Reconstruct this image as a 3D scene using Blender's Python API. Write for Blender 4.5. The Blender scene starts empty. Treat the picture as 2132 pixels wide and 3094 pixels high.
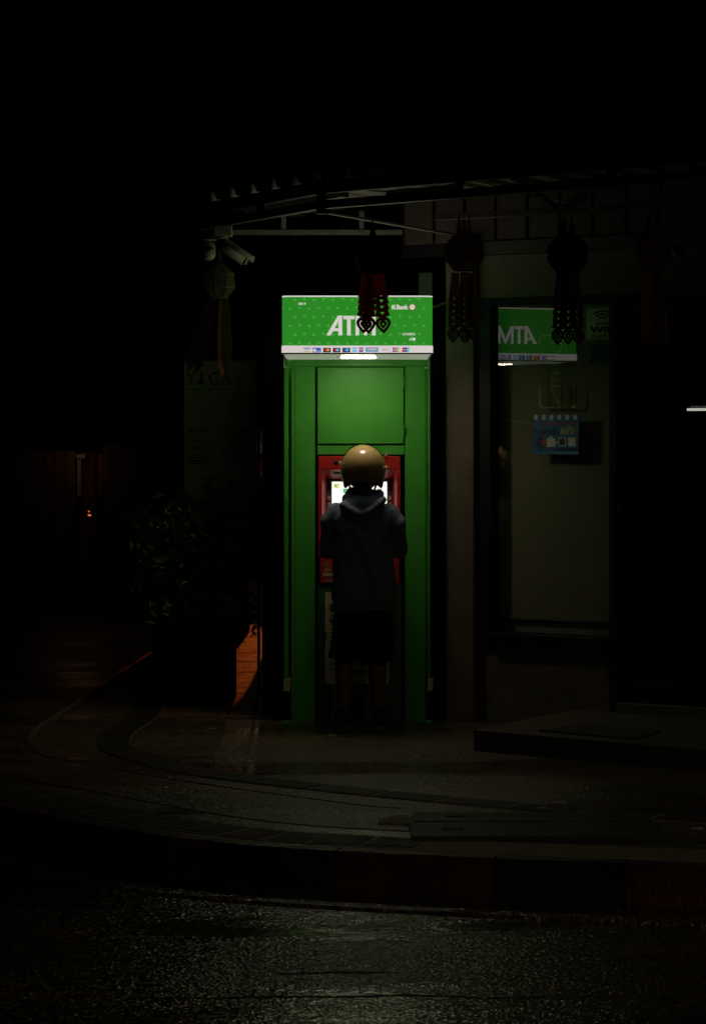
import bpy, bmesh, math, random
from mathutils import Vector, Matrix, noise
random.seed(7)
R = math.radians
S = bpy.context.scene
C = S.collection
# ------------------------------------------------------------------ camera, sky, exposure
F = 7550.0; CX = 1066.0; HY = 1320.0; HC = 1.71
cam_d = bpy.data.cameras.new('camera'); cam = bpy.data.objects.new('camera', cam_d); C.objects.link(cam)
cam.location = (0, 0, HC); cam.rotation_euler = (R(90), 0, 0)
cam_d.sensor_fit = 'VERTICAL'; cam_d.sensor_height = 36; cam_d.lens = 36 * F / 3094
cam_d.shift_y = -(1547 - HY) / 3094; cam_d.clip_start = 0.1; cam_d.clip_end = 1500
S.camera = cam
w = bpy.data.worlds.new('World'); S.world = w; w.use_nodes = True
sk = w.node_tree.nodes.new('ShaderNodeTexSky'); sk.sky_type = 'NISHITA'; sk.sun_disc = False
sk.sun_elevation = R(4); sk.sun_rotation = R(200)
bg = w.node_tree.nodes['Background']; bg.inputs['Strength'].default_value = 0.00004
w.node_tree.links.new(sk.outputs[0], bg.inputs['Color'])
S.view_settings.view_transform = 'Standard'; S.view_settings.look = 'None'
S.view_settings.exposure = 0; S.view_settings.gamma = 1; S.view_settings.use_curve_mapping = False
LAMP = 36.0; SIGN = 1.0; STREET = 560.0

def at(px, py, y): return Vector(((px - CX) * y / F, y, HC + (HY - py) * y / F))
def gd(py, z=0.0): return F * (HC - z) / (py - HY)
def gp(px, py, z=0.0):
    d = gd(py, z); return Vector(((px - CX) * d / F, d, z))

# ------------------------------------------------------------------ materials
MATS = {}
def mat(name, col, rough=0.6, var=0.2, scale=9.0, bump=0.15, bscale=60.0, metal=0.0, spec=0.5, coat=0.0, rvar=0.1, bdist=0.004, trans=0.0, dirt=None):
    if name in MATS: return MATS[name]
    m = bpy.data.materials.new(name); m.use_nodes = True; MATS[name] = m
    N = m.node_tree.nodes; L = m.node_tree.links; p = N['Principled BSDF']
    tc = N.new('ShaderNodeTexCoord')
    n1 = N.new('ShaderNodeTexNoise'); n1.inputs['Scale'].default_value = scale; n1.inputs['Detail'].default_value = 8; n1.inputs['Roughness'].default_value = .65
    L.new(tc.outputs['Object'], n1.inputs['Vector'])
    mr = N.new('ShaderNodeMapRange'); mr.inputs[1].default_value = .25; mr.inputs[2].default_value = .75
    mr.inputs[3].default_value = 1 - var; mr.inputs[4].default_value = 1 + var
    L.new(n1.outputs['Fac'], mr.inputs[0])
    mx = N.new('ShaderNodeMix'); mx.data_type = 'RGBA'; mx.blend_type = 'MULTIPLY'; mx.inputs['Factor'].default_value = 1
    mx.inputs['A'].default_value = (*col, 1); L.new(mr.outputs[0], mx.inputs['B'])
    out = mx.outputs['Result']
    if dirt:
        n3 = N.new('ShaderNodeTexNoise'); n3.inputs['Scale'].default_value = scale * .35; n3.inputs['Detail'].default_value = 10
        L.new(tc.outputs['Object'], n3.inputs['Vector'])
        m3 = N.new('ShaderNodeMapRange'); m3.inputs[1].default_value = .5; m3.inputs[2].default_value = .7; L.new(n3.outputs['Fac'], m3.inputs[0])
        x3 = N.new('ShaderNodeMix'); x3.data_type = 'RGBA'; L.new(m3.outputs[0], x3.inputs['Factor']); L.new(out, x3.inputs['A']); x3.inputs['B'].default_value = (*dirt, 1)
        out = x3.outputs['Result']
    L.new(out, p.inputs['Base Color'])
    r = N.new('ShaderNodeMapRange'); r.inputs[1].default_value = .3; r.inputs[2].default_value = .7
    r.inputs[3].default_value = max(.03, rough - rvar); r.inputs[4].default_value = min(1, rough + rvar); L.new(n1.outputs['Fac'], r.inputs[0])
    L.new(r.outputs[0], p.inputs['Roughness'])
    p.inputs['Metallic'].default_value = metal; p.inputs['Specular IOR Level'].default_value = spec; p.inputs['Coat Weight'].default_value = coat
    if bump > 0:
        n2 = N.new('ShaderNodeTexNoise'); n2.inputs['Scale'].default_value = bscale; n2.inputs['Detail'].default_value = 6
        L.new(tc.outputs['Object'], n2.inputs['Vector'])
        b = N.new('ShaderNodeBump'); b.inputs['Strength'].default_value = bump; b.inputs['Distance'].default_value = bdist
        L.new(n2.outputs['Fac'], b.inputs['Height']); L.new(b.outputs[0], p.inputs['Normal'])
    return m

def emit(name, col, k=1.0, noise_amt=0.0):
    if name in MATS: return MATS[name]
    m = bpy.data.materials.new(name); m.use_nodes = True; MATS[name] = m
    N = m.node_tree.nodes; L = m.node_tree.links; p = N['Principled BSDF']
    p.inputs['Base Color'].default_value = (*[min(.8, c) for c in col], 1); p.inputs['Roughness'].default_value = .3
    p.inputs['Emission Color'].default_value = (*col, 1); p.inputs['Emission Strength'].default_value = k
    if noise_amt:
        tc = N.new('ShaderNodeTexCoord'); n = N.new('ShaderNodeTexNoise'); n.inputs['Scale'].default_value = 6; L.new(tc.outputs['Object'], n.inputs['Vector'])
        mr = N.new('ShaderNodeMapRange'); mr.inputs[1].default_value = .3; mr.inputs[2].default_value = .7; mr.inputs[3].default_value = k * (1 - noise_amt); mr.inputs[4].default_value = k * (1 + noise_amt)
        L.new(n.outputs['Fac'], mr.inputs[0]); L.new(mr.outputs[0], p.inputs['Emission Strength'])
    return m

def asphalt(name, c0, c1, grain, rough0, rough1, bumpk, wet_scale, spec=.5, facet=.6):
    """wet, grainy mineral surface: stones by voronoi, damp patches by noise"""
    m = bpy.data.materials.new(name); m.use_nodes = True; MATS[name] = m
    N = m.node_tree.nodes; L = m.node_tree.links; p = N['Principled BSDF']
    tc = N.new('ShaderNodeTexCoord')
    v = N.new('ShaderNodeTexVoronoi'); v.inputs['Scale'].default_value = grain; L.new(tc.outputs['Object'], v.inputs['Vector'])
    n = N.new('ShaderNodeTexNoise'); n.inputs['Scale'].default_value = grain * .4; n.inputs['Detail'].default_value = 6; L.new(tc.outputs['Object'], n.inputs['Vector'])
    mp = N.new('ShaderNodeMapping'); mp.inputs['Scale'].default_value = (.3, 1, 1); L.new(tc.outputs['Object'], mp.inputs['Vector'])
    wv = N.new('ShaderNodeTexNoise'); wv.inputs['Scale'].default_value = wet_scale; wv.inputs['Detail'].default_value = 7; wv.inputs['Distortion'].default_value = .6; L.new(mp.outputs[0], wv.inputs['Vector'])
    wr = N.new('ShaderNodeMapRange'); wr.inputs[1].default_value = .5; wr.inputs[2].default_value = .6; L.new(wv.outputs['Fac'], wr.inputs[0])
    cr = N.new('ShaderNodeMix'); cr.data_type = 'RGBA'; cr.inputs['A'].default_value = (*c0, 1); cr.inputs['B'].default_value = (*c1, 1)
    sp_ = N.new('ShaderNodeSeparateColor'); L.new(v.outputs['Color'], sp_.inputs[0])
    pw = N.new('ShaderNodeMath'); pw.operation = 'POWER'; pw.inputs[1].default_value = 3.0; L.new(sp_.outputs[0], pw.inputs[0]); L.new(pw.outputs[0], cr.inputs['Factor'])
    mul = N.new('ShaderNodeMix'); mul.data_type = 'RGBA'; mul.blend_type = 'MULTIPLY'; mul.inputs['Factor'].default_value = .25
    L.new(cr.outputs['Result'], mul.inputs['A']); L.new(v.outputs['Color'], mul.inputs['B'])
    ln = N.new('ShaderNodeTexNoise'); ln.inputs['Scale'].default_value = wet_scale * 1.7; ln.inputs['Detail'].default_value = 9; L.new(mp.outputs[0], ln.inputs['Vector'])
    lr = N.new('ShaderNodeMapRange'); lr.inputs[1].default_value = .3; lr.inputs[2].default_value = .7; lr.inputs[3].default_value = .35; lr.inputs[4].default_value = 1.3; L.new(ln.outputs['Fac'], lr.inputs[0])
    m2_ = N.new('ShaderNodeMix'); m2_.data_type = 'RGBA'; m2_.blend_type = 'MULTIPLY'; m2_.inputs['Factor'].default_value = 1; L.new(mul.outputs['Result'], m2_.inputs['A']); L.new(lr.outputs[0], m2_.inputs['B'])
    L.new(m2_.outputs['Result'], p.inputs['Base Color'])
    ro = N.new('ShaderNodeMapRange'); ro.inputs[3].default_value = rough1; ro.inputs[4].default_value = rough0; L.new(wr.outputs[0], ro.inputs[0]); L.new(ro.outputs[0], p.inputs['Roughness'])
    gN = N.new('ShaderNodeNewGeometry'); fs_ = N.new('ShaderNodeVectorMath'); fs_.operation = 'SUBTRACT'; fs_.inputs[1].default_value = (.5, .5, .5); L.new(v.outputs['Color'], fs_.inputs[0])
    fm = N.new('ShaderNodeVectorMath'); fm.operation = 'SCALE'; L.new(fs_.outputs[0], fm.inputs[0])
    fk = N.new('ShaderNodeMapRange'); fk.inputs[3].default_value = facet; fk.inputs[4].default_value = facet*.15; L.new(wr.outputs[0], fk.inputs[0]); L.new(fk.outputs[0], fm.inputs['Scale'])
    fa = N.new('ShaderNodeVectorMath'); fa.operation = 'ADD'; L.new(fm.outputs[0], fa.inputs[0]); L.new(gN.outputs['Normal'], fa.inputs[1])
    fn = N.new('ShaderNodeVectorMath'); fn.operation = 'NORMALIZE'; L.new(fa.outputs[0], fn.inputs[0])
    ad = N.new('ShaderNodeMath'); ad.operation = 'MULTIPLY_ADD'; ad.inputs[1].default_value = .8; L.new(v.outputs['Distance'], ad.inputs[0]); L.new(n.outputs['Fac'], ad.inputs[2])
    bs = N.new('ShaderNodeMapRange'); bs.inputs[3].default_value = bumpk; bs.inputs[4].default_value = bumpk * .12; L.new(wr.outputs[0], bs.inputs[0])
    b = N.new('ShaderNodeBump'); b.inputs['Distance'].default_value = .009; L.new(bs.outputs[0], b.inputs['Strength']); L.new(ad.outputs[0], b.inputs['Height'])
    n5 = N.new('ShaderNodeTexNoise'); n5.inputs['Scale'].default_value = 5.5; n5.inputs['Detail'].default_value = 4; L.new(mp.outputs[0], n5.inputs['Vector'])
    b5 = N.new('ShaderNodeBump'); L.new(fn.outputs[0], b5.inputs['Normal']); b5.inputs['Strength'].default_value = .5; b5.inputs['Distance'].default_value = .02; L.new(n5.outputs['Fac'], b5.inputs['Height']); L.new(b5.outputs[0], b.inputs['Normal'])
    L.new(b.outputs[0], p.inputs['Normal']); p.inputs['Specular IOR Level'].default_value = spec
    return m

def glassmat(name, ior=1.5, tint=(1, 1, 1), rough=0.0):
    m = bpy.data.materials.new(name); m.use_nodes = True; MATS[name] = m
    N = m.node_tree.nodes; L = m.node_tree.links; N.remove(N['Principled BSDF'])
    tr = N.new('ShaderNodeBsdfTransparent'); tr.inputs[0].default_value = (*tint, 1)
    gl = N.new('ShaderNodeBsdfGlossy'); gl.inputs['Roughness'].default_value = rough
    fr = N.new('ShaderNodeFresnel'); fr.inputs[0].default_value = ior
    tc = N.new('ShaderNodeTexCoord'); n = N.new('ShaderNodeTexNoise'); n.inputs['Scale'].default_value = 2.2; L.new(tc.outputs['Object'], n.inputs['Vector'])
    b = N.new('ShaderNodeBump'); b.inputs['Strength'].default_value = .02; b.inputs['Distance'].default_value = .002; L.new(n.outputs['Fac'], b.inputs['Height']); L.new(b.outputs[0], gl.inputs['Normal'])
    mx = N.new('ShaderNodeMixShader'); ge = N.new('ShaderNodeNewGeometry'); iv = N.new('ShaderNodeMath'); iv.operation = 'SUBTRACT'; iv.inputs[0].default_value = 1; L.new(ge.outputs['Backfacing'], iv.inputs[1])
    ml = N.new('ShaderNodeMath'); ml.operation = 'MULTIPLY'; L.new(fr.outputs[0], ml.inputs[0]); L.new(iv.outputs[0], ml.inputs[1])
    L.new(ml.outputs[0], mx.inputs[0]); L.new(tr.outputs[0], mx.inputs[1]); L.new(gl.outputs[0], mx.inputs[2])
    L.new(mx.outputs[0], N['Material Output'].inputs['Surface'])
    return m

# ------------------------------------------------------------------ mesh helpers
class MB:
    def __init__(s): s.v = []; s.f = []; s.mi = []; s.m = 0; s.sm = []
    def add(s, vs, fs, smooth=False):
        o = len(s.v); s.v += [tuple(x) for x in vs]
        for f in fs: s.f.append([i + o for i in f]); s.mi.append(s.m); s.sm.append(smooth)
        return s
    def box(s, lo, hi, M=None):
        (a, b, c), (d, e, f) = lo, hi
        vs = [Vector(p) for p in ((a,b,c),(d,b,c),(d,e,c),(a,e,c),(a,b,f),(d,b,f),(d,e,f),(a,e,f))]
        if M: vs = [M @ x for x in vs]
        return s.add(vs, [(0,3,2,1),(4,5,6,7),(0,1,5,4),(1,2,6,5),(2,3,7,6),(3,0,4,7)])
    def bev(s, lo, hi, b=.003, M=None):
        """box with chamfered edges"""
        bm = bmesh.new(); bmesh.ops.create_cube(bm, size=1)
        for x in bm.verts: x.co = Vector([lo[i] + (x.co[i] + .5) * (hi[i] - lo[i]) for i in range(3)])
        b = min(b, *[abs(hi[i] - lo[i]) * .45 for i in range(3)])
        bmesh.ops.bevel(bm, geom=list(bm.edges), offset=b, segments=1, affect='EDGES')
        bm.verts.index_update(); vs = [x.co.copy() for x in bm.verts]
        if M: vs = [M @ x for x in vs]
        s.add(vs, [[q.index for q in f.verts] for f in bm.faces]); bm.free(); return s
    def prism(s, poly, z0, z1):
        n = len(poly); vs = [(p[0], p[1], z0) for p in poly] + [(p[0], p[1], z1) for p in poly]
        return s.add(vs, [list(range(n))[::-1], [i + n for i in range(n)]] + [(i, (i+1) % n, n + (i+1) % n, n + i) for i in range(n)])
    def plate(s, poly, O, U, V, Nn, t0, t1):
        """2D polygon (u,v) on frame O,U,V extruded from t0 to t1 along Nn"""
        n = len(poly); a = [O + U*p[0] + V*p[1] + Nn*t0 for p in poly]; b = [O + U*p[0] + V*p[1] + Nn*t1 for p in poly]
        return s.add(a + b, [list(range(n))[::-1], [i + n for i in range(n)]] + [(i, (i+1) % n, n + (i+1) % n, n + i) for i in range(n)])
    def rings(s, rs, cap=True, smooth=True, close=True):
        n = len(rs[0]); vs = [p for r in rs for p in r]; fs = []
        for k in range(len(rs) - 1):
            for i in range(n if close else n - 1): fs.append((k*n+i, k*n+(i+1) % n, (k+1)*n+(i+1) % n, (k+1)*n+i))
        if cap: fs += [list(range(n))[::-1], [(len(rs)-1)*n + i for i in range(n)]]
        return s.add(vs, fs, smooth)
    def tube(s, path, r, n=8, cap=True):
        path = [Vector(p) for p in path]; rr = r if isinstance(r, (list, tuple)) else [r] * len(path); rs = []
        up = Vector((0, 0, 1))
        for i, p in enumerate(path):
            d = (path[min(i+1, len(path)-1)] - path[max(i-1, 0)]).normalized()
            a = d.cross(up)
            if a.length < 1e-3: a = d.cross(Vector((0, 1, 0)))
            a.normalize(); b = a.cross(d)
            rs.append([p + (a*math.cos(t) + b*math.sin(t)) * rr[i] for t in [2*math.pi*k/n for k in range(n)]])
        return s.rings(rs, cap)
    def cap(s, p0, r0, p1, r1, n=14):
        p0 = Vector(p0); p1 = Vector(p1); d = (p1 - p0); L = d.length; d = d / L if L > 1e-6 else Vector((0, 0, 1))
        a = d.cross(Vector((0, 0, 1)));  a = d.cross(Vector((0, 1, 0))) if a.length < 1e-2 else a
        a.normalize(); b = a.cross(d); rs = []
        st = [(p0 - d*r0*math.cos(t), r0*math.sin(t)) for t in (.12, .5, .9, 1.3)] + [(p1 + d*r1*math.cos(t), r1*math.sin(t)) for t in (1.4, 1.0, .55, .12)]
        for c, r in st: rs.append([c + (a*math.cos(t) + b*math.sin(t))*r for t in [2*math.pi*k/n for k in range(n)]])
        return s.rings(rs)
    def ell(s, c, r, n=18, M=None):
        rs = []; c = Vector(c)
        for k in range(1, n // 2 + 1):
            t = math.pi * (k - .5) / (n // 2); q = []
            for i in range(n):
                f = 2*math.pi*i/n; p = Vector((math.sin(t)*math.cos(f)*r[0], math.sin(t)*math.sin(f)*r[1], -math.cos(t)*r[2]))
                q.append(c + (M @ p if M else p))
            rs.append(q)
        return s.rings(rs)
    def lathe(s, prof, c, n=20, M=None):
        rs = []; c = Vector(c)
        for r, z in prof:
            q = [Vector((r*math.cos(2*math.pi*i/n), r*math.sin(2*math.pi*i/n), z)) for i in range(n)]
            rs.append([c + (M @ p if M else p) for p in q])
        return s.rings(rs)
    def mesh(s, name):
        me = bpy.data.meshes.new(name); me.from_pydata(s.v, [], s.f); me.validate()
        if len(me.polygons) == len(s.mi):
            me.polygons.foreach_set('material_index', s.mi); me.polygons.foreach_set('use_smooth', s.sm)
        me.update(); return me

def link(name, me, mats, parent=None):
    o = bpy.data.objects.new(name, me); C.objects.link(o)
    for m in (mats if isinstance(mats, (list, tuple)) else [mats]):
        if len(me.materials) < (len(mats) if isinstance(mats, (list, tuple)) else 1): me.materials.append(m)
    if parent:
        o.parent = parent; o.matrix_parent_inverse = wm(parent).inverted()
    return o
def wm(o):
    m = Matrix.LocRotScale(o.location, o.rotation_euler, o.scale)
    return (wm(o.parent) @ o.matrix_parent_inverse @ m) if o.parent else m
def obj(name, mb, mats, parent=None, label=None):
    o = link(name, mb.mesh(name), mats, parent)
    if label: o['label'] = label
    return o
def tag(o, label, cat, group=None):
    o['label'] = label; o['category'] = cat
    if group: o['group'] = group
    return o
def thing(name, label, cat, loc, group=None):
    o = bpy.data.objects.new(name, None); C.objects.link(o); o.location = loc; o.empty_display_size = .1
    return tag(o, label, cat, group)
def struct(o): o['kind'] = 'structure'; return o
def stuff(o): o['kind'] = 'stuff'; return o

_tc = {}
def text2d(s, size=1.0, bold=0.0, shear=0.0):
    """flat outlines of a word: list of vertices (u,v) and faces, left aligned, baseline 0"""
    key = (s, bold, shear)
    if key not in _tc:
        cu = bpy.data.curves.new('t', 'FONT'); cu.body = s; cu.size = 1; cu.offset = bold; cu.shear = shear; cu.resolution_u = 3; cu.fill_mode = 'FRONT'
        o = bpy.data.objects.new('t', cu); C.objects.link(o)
        dg = bpy.context.evaluated_depsgraph_get(); me = bpy.data.meshes.new_from_object(o.evaluated_get(dg))
        vs = [(v.co.x, v.co.y) for v in me.vertices]; fs = [list(p.vertices) for p in me.polygons]
        if vs:
            x0 = min(v[0] for v in vs); vs = [(v[0] - x0, v[1]) for v in vs]
        bpy.data.objects.remove(o); bpy.data.curves.remove(cu); bpy.data.meshes.remove(me); _tc[key] = (vs, fs)
    vs, fs = _tc[key]; return [(x*size, y*size) for x, y in vs], fs
def put_text(mb, s, O, U, V, Nn, off, box, bold=0.0, shear=0.0):
    """fit the word into box (u0,v0,u1,v1)"""
    vs, fs = text2d(s, 1, bold, shear)
    if not vs: return
    x1 = max(v[0] for v in vs); y0 = min(v[1] for v in vs); y1 = max(v[1] for v in vs)
    sx = (box[2]-box[0])/x1; sy = (box[3]-box[1])/(y1-y0)
    mb.add([O + U*(box[0]+x*sx) + V*(box[1]+(y-y0)*sy) + Nn*off for x, y in vs], fs)
def flat(mb, poly, O, U, V, Nn, off): mb.add([O + U*p[0] + V*p[1] + Nn*off for p in poly], [list(range(len(poly)))])
def circ(cx, cy, r, n=16, ry=None): return [(cx + r*math.cos(2*math.pi*i/n), cy + (ry or r)*math.sin(2*math.pi*i/n)) for i in range(n)]
def rect(a, b, c, d): return [(a, b), (c, b), (c, d), (a, d)]
def rrect(a, b, c, d, r, n=4):
    out = []
    for (x, y, s) in ((c-r, b+r, -90), (c-r, d-r, 0), (a+r, d-r, 90), (a+r, b+r, 180)):
        for k in range(n+1): t = R(s + 90*k/n); out.append((x + r*math.cos(t), y + r*math.sin(t)))
    return out
def fuse(mb, voxel, smooth=6, name='body'):
    me = mb.mesh('tmp'); o = bpy.data.objects.new('tmp', me); C.objects.link(o)
    md = o.modifiers.new('r', 'REMESH'); md.mode = 'VOXEL'; md.voxel_size = voxel; md.use_smooth_shade = True
    sm = o.modifiers.new('s', 'SMOOTH'); sm.iterations = smooth; sm.factor = .5
    dg = bpy.context.evaluated_depsgraph_get(); res = bpy.data.meshes.new_from_object(o.evaluated_get(dg)); res.name = name
    bpy.data.objects.remove(o); bpy.data.meshes.remove(me)
    for p in res.polygons: p.use_smooth = True
    return res
def crom(P, n=8):
    P = [Vector(p) for p in P]; out = []
    for i in range(len(P) - 1):
        a, b, c, d = P[max(i-1, 0)], P[i], P[i+1], P[min(i+2, len(P)-1)]
        for k in range(n):
            t = k / n; out.append(.5*((2*b) + (c-a)*t + (2*a-5*b+4*c-d)*t*t + (3*b-a-3*c+d)*t**3))
    return out + [P[-1]]
def arclen(P):
    s = [0]
    for i in range(len(P)-1): s.append(s[-1] + (P[i+1]-P[i]).length)
    return s
def sample(P, s):
    A = arclen(P); s = min(max(s, 0), A[-1]-1e-6)
    for i in range(len(A)-1):
        if s <= A[i+1]:
            t = (s-A[i])/max(1e-9, A[i+1]-A[i]); return P[i].lerp(P[i+1], t), (P[i+1]-P[i]).normalized()

# shared materials
concrete = mat('concrete', (.30, .28, .23), .8, .3, 7, .3, 45, dirt=(.16, .15, .12))
wall_dark = mat('dark_render', (.07, .06, .05), .85, .3, 5, .3, 40)
black_metal = mat('black_frame_paint', (.005, .005, .005), .55, .2, 10, .05, spec=.25)
grey_metal = mat('grey_steel', (.26, .25, .22), .5, .25, 12, .1, metal=.2)
rust_metal = mat('brown_steel', (.05, .035, .028), .5, .3, 10, .1)
rubber = mat('black_rubber', (.015, .015, .015), .7, .2, 20, .1)

# ------------------------------------------------------------------ setting: road, pavement, kerb
ROADZ = -.16
road_m = asphalt('wet_asphalt', (.010, .0085, .005), (.25, .19, .10), 70, .19, .28, .45, 1.3, .7, .30)
pave_m = asphalt('wet_pavement', (.03, .024, .013), (.55, .42, .215), 96, .27, .36, .5, 1.2, .9, .48)
kerbP = crom([(14, 7.2, 0), (5, 9.0, 0), (2.6, 9.6, 0), (1.4, 9.89, 0), (.567, 10.09, 0), (0, 10.25, 0), (-.507, 10.45, 0), (-1.03, 10.85, 0), (-1.63, 11.53, 0), (-2.3, 12.3, 0), (-2.85, 13.4, 0), (-3.05, 14.8, 0), (-3.1, 17, 0), (-3.1, 60, 0)], 8)
mb = MB(); n = 24
road = struct(obj('road', MB().add([(-300, -60, ROADZ), (300, -60, ROADZ), (300, 400, ROADZ), (-300, 400, ROADZ)], [(0, 1, 2, 3)]), road_m))
road['label'] = 'wet black asphalt road in the foreground'
ins = []
for i, p in enumerate(kerbP):
    d = (kerbP[min(i+1, len(kerbP)-1)] - kerbP[max(i-1, 0)]).normalized(); nn = Vector((d.y, -d.x, 0))
    ins.append(p + nn*.125)
pv = struct(obj('pavement', MB().add([p for p in ins] + [(60, 60, 0), (60, 7, 0)], [list(range(len(ins)+2))[::-1]]), pave_m))
pv['label'] = 'wide grainy corner pavement in front of the cash machine'
def off(P, o, z=0):
    out = []
    for i, p in enumerate(P):
        d = (P[min(i+1, len(P)-1)] - P[max(i-1, 0)]).normalized(); out.append(p + Vector((d.y, -d.x, 0))*o + Vector((0, 0, z)))
    return out
def ribbon(P, a, b, s0, s1, z0, z1, step=.06, chamf=0.0):
    """solid strip following P between offsets a..b"""
    mbx = MB(); k = max(2, int((s1-s0)/step)+1); rs = []
    for i in range(k):
        p, d = sample(P, s0 + (s1-s0)*i/(k-1)); nn = Vector((d.y, -d.x, 0)); c = chamf * (1 + (1.1*noise.noise(p*9) + .8*noise.noise(p*31) if chamf > .01 else 0))
        pts = [(a, z0), (a, z1-c), (a+c, z1), (b-c, z1), (b, z1-c), (b, z0)] if c else [(a, z0), (a, z1), (b, z1), (b, z0)]
        rs.append([p + nn*o + Vector((0, 0, z)) for o, z in pts])
    return mbx.rings(rs, True, False)
kred = asphalt('kerb_red_paint', (.07, .02, .010), (.20, .062, .03), 120, .42, .55, .35, 4.0, .5, .10)
kblk = asphalt('kerb_black_paint', (.008, .007, .006), (.045, .04, .032), 120, .40, .52, .35, 4.0, .5, .10)
A = arclen(kerbP)
# kerb stones: joints follow the painted lengths seen in the photograph
def s_of_x(x):
    best = min(range(len(kerbP)), key=lambda i: abs(kerbP[i].x - x) + (99 if kerbP[i].y > 14 else 0)); 
    i = best; return A[i]
ss = []; 
s_cur = 0.0; xs = [4.9, 4.3, 3.7, 3.1, 2.5, 1.75, 1.08, .567, -.076, -.62, -.80, -1.28, -1.75, -2.3]
sj = [s_of_x(4.9)]
def s_at_x(x):
    for i in range(len(kerbP)-1):
        a, b = kerbP[i], kerbP[i+1]
        if (a.x - x)*(b.x - x) <= 0 and a.y < 14: return A[i] + (A[i+1]-A[i])*(a.x-x)/(a.x-b.x)
sj = [s_at_x(x) for x in xs]
while sj[-1] < A[-1]-25: sj.append(sj[-1] + .62)
for i in range(len(sj)-1):
    # x spans:  1.75-1.08 red, 1.08-.567 black, .567..-.076 red, -.076..-.62 black ...
    red = (i % 2 == 1) if i < 5 else (i in (5, 7, 10))
    if 5 <= i <= 11: red = i in (5, 7, 9, 11)
    m_ = kred if red else kblk
    o = obj('kerb_stone', ribbon(kerbP, 0, .125, sj[i]+.004, sj[i+1]-.004, ROADZ-.05, .006, .04, .018), m_, pv)
    o['label'] = 'red painted kerb stone' if red else 'black painted kerb stone'
# gutter strip and seams on the road
gut = asphalt('gutter_concrete', (.05, .038, .022), (.26, .19, .11), 80, .2, .3, .5, 4.0, .9, .5)
struct(obj('gutter', ribbon(kerbP, -.36, -.27, 1, A[-1]-20, ROADZ-.02, ROADZ+.012, .15), gut))['label'] = 'pale concrete gutter edge in the wet road'
tar = mat('tar', (.006, .006, .006), .6, .2, 20, .2)
def wob(P, amp, f, seed=0):
    return [Vector(p) + Vector((0, amp*noise.noise(Vector((p[0]*f, seed, 0))), 0)) for p in P]
for (py, x0, x1, wd, sd) in ((3018, -.75, 1.15, .011, 1), (2944, -.26, .16, .02, 5)):
    y = gd(py, ROADZ); P = wob([(x0 + (x1-x0)*i/160, y + .03*math.sin(i*.02), ROADZ) for i in range(161)], .035, 3.1, sd)
    rs = MB(); tp = lambda i: max(.05, math.sin(math.pi*min(max(i/160, 0), 1))**.5) * (.35 + .9*abs(noise.noise(Vector((i*.11, sd, 2)))))
    rs.rings([[p + Vector((0, -wd*tp(i) - .004*noise.noise(p*40), .0015)), p + Vector((0, -wd*.3*tp(i), .0035)), p + Vector((0, wd*.3*tp(i), .0035)), p + Vector((0, wd*tp(i) + .004*noise.noise(p*31), .0015))] for i, p in enumerate(P)], False, False, False)
    struct(obj('road_seam', rs, tar, road))
# tile bands with pale joints
tile_ms = [mat('tile_red', (.05, .02, .016), .7, .4, 9, .3), mat('tile_green', (.022, .03, .02), .7, .4, 9, .3), mat('tile_black', (.02, .018, .016), .7, .4, 9, .3)]
mortar = mat('mortar', (.27, .24, .17), .75, .3, 20, .4)
sA, sB = s_at_x(4.2), s_at_x(-2.3)
struct(obj('mortar_bed', ribbon(kerbP, .16, .43, sA, sB, -.02, .0055, .1), mortar, pv))
s = sA; i = 0
while s < sB - .3:
    Ln = .235 + .02*random.random()
    x = sample(kerbP, s)[0].x
    if not (.2 < x < 1.45):
        o = obj('tile', ribbon(kerbP, .175, .415, s, s+Ln-.035, -.02, .007 + .002*random.random(), .06, .003), tile_ms[[0, 2, 1, 1, 2][i % 5]], pv)
    s += Ln; i += 1
bandP = crom([(-1.1, 30, 0), (-1.2, 20, 0), (-1.28, 15.5, 0), (-1.35, 14.4, 0), (-1.30, 13.7, 0), (-1.04, 13.13, 0), (-.8, 12.74, 0), (-.54, 12.47, 0), (0, 12.04, 0), (.62, 11.63, 0), (1.3, 11.25, 0), (3, 10.6, 0), (6, 9.8, 0)], 8)
bandP = bandP[::-1]; AB = arclen(bandP)
struct(obj('mortar_bed', ribbon(bandP, -.093, .093, 0, AB[-1]-8, -.02, .0055, .1), mortar, pv))
s = .5; i = 0
while s < AB[-1]-9:
    Ln = .34 + .04*random.random()
    obj('tile', ribbon(bandP, -.092, .092, s, s+Ln-.03, -.02, .0075 + .002*random.random(), .06, .003), tile_ms[[2, 0, 2, 1, 0][i % 5]], pv)
    s += Ln; i += 1
# edging that catches the orange light, and a groove
edgeP = crom([(-1.3, 30, 0), (-1.48, 21.2, 0), (-1.74, 16.1, 0), (-1.825, 14.27, 0), (-1.7, 13.5, 0), (-1.375, 13.04, 0), (-.83, 12.4, 0), (0, 11.63, 0), (.22, 11.5, 0)], 10)
wetstone = mat('wet_stone', (.22, .15, .11), .25, .35, 14, 1.0, 45, bdist=.012)
eA = arclen(edgeP); eS = next(eA[i] for i in range(len(edgeP)) if edgeP[i].y < 14.0)
struct(obj('edging_strip', ribbon(edgeP, -.008, .014, 0, eS, -.02, .032, .03, .009), wetstone, pv))
struct(obj('expansion_joint', ribbon(edgeP, -.004, .005, eS, eA[-1], -.02, .003, .05), tar, pv))
grv = off(kerbP, .62); 
struct(obj('expansion_joint', ribbon(kerbP, .615, .635, s_at_x(.15), s_at_x(-2.3), -.02, .003, .1), tar, pv))
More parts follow.
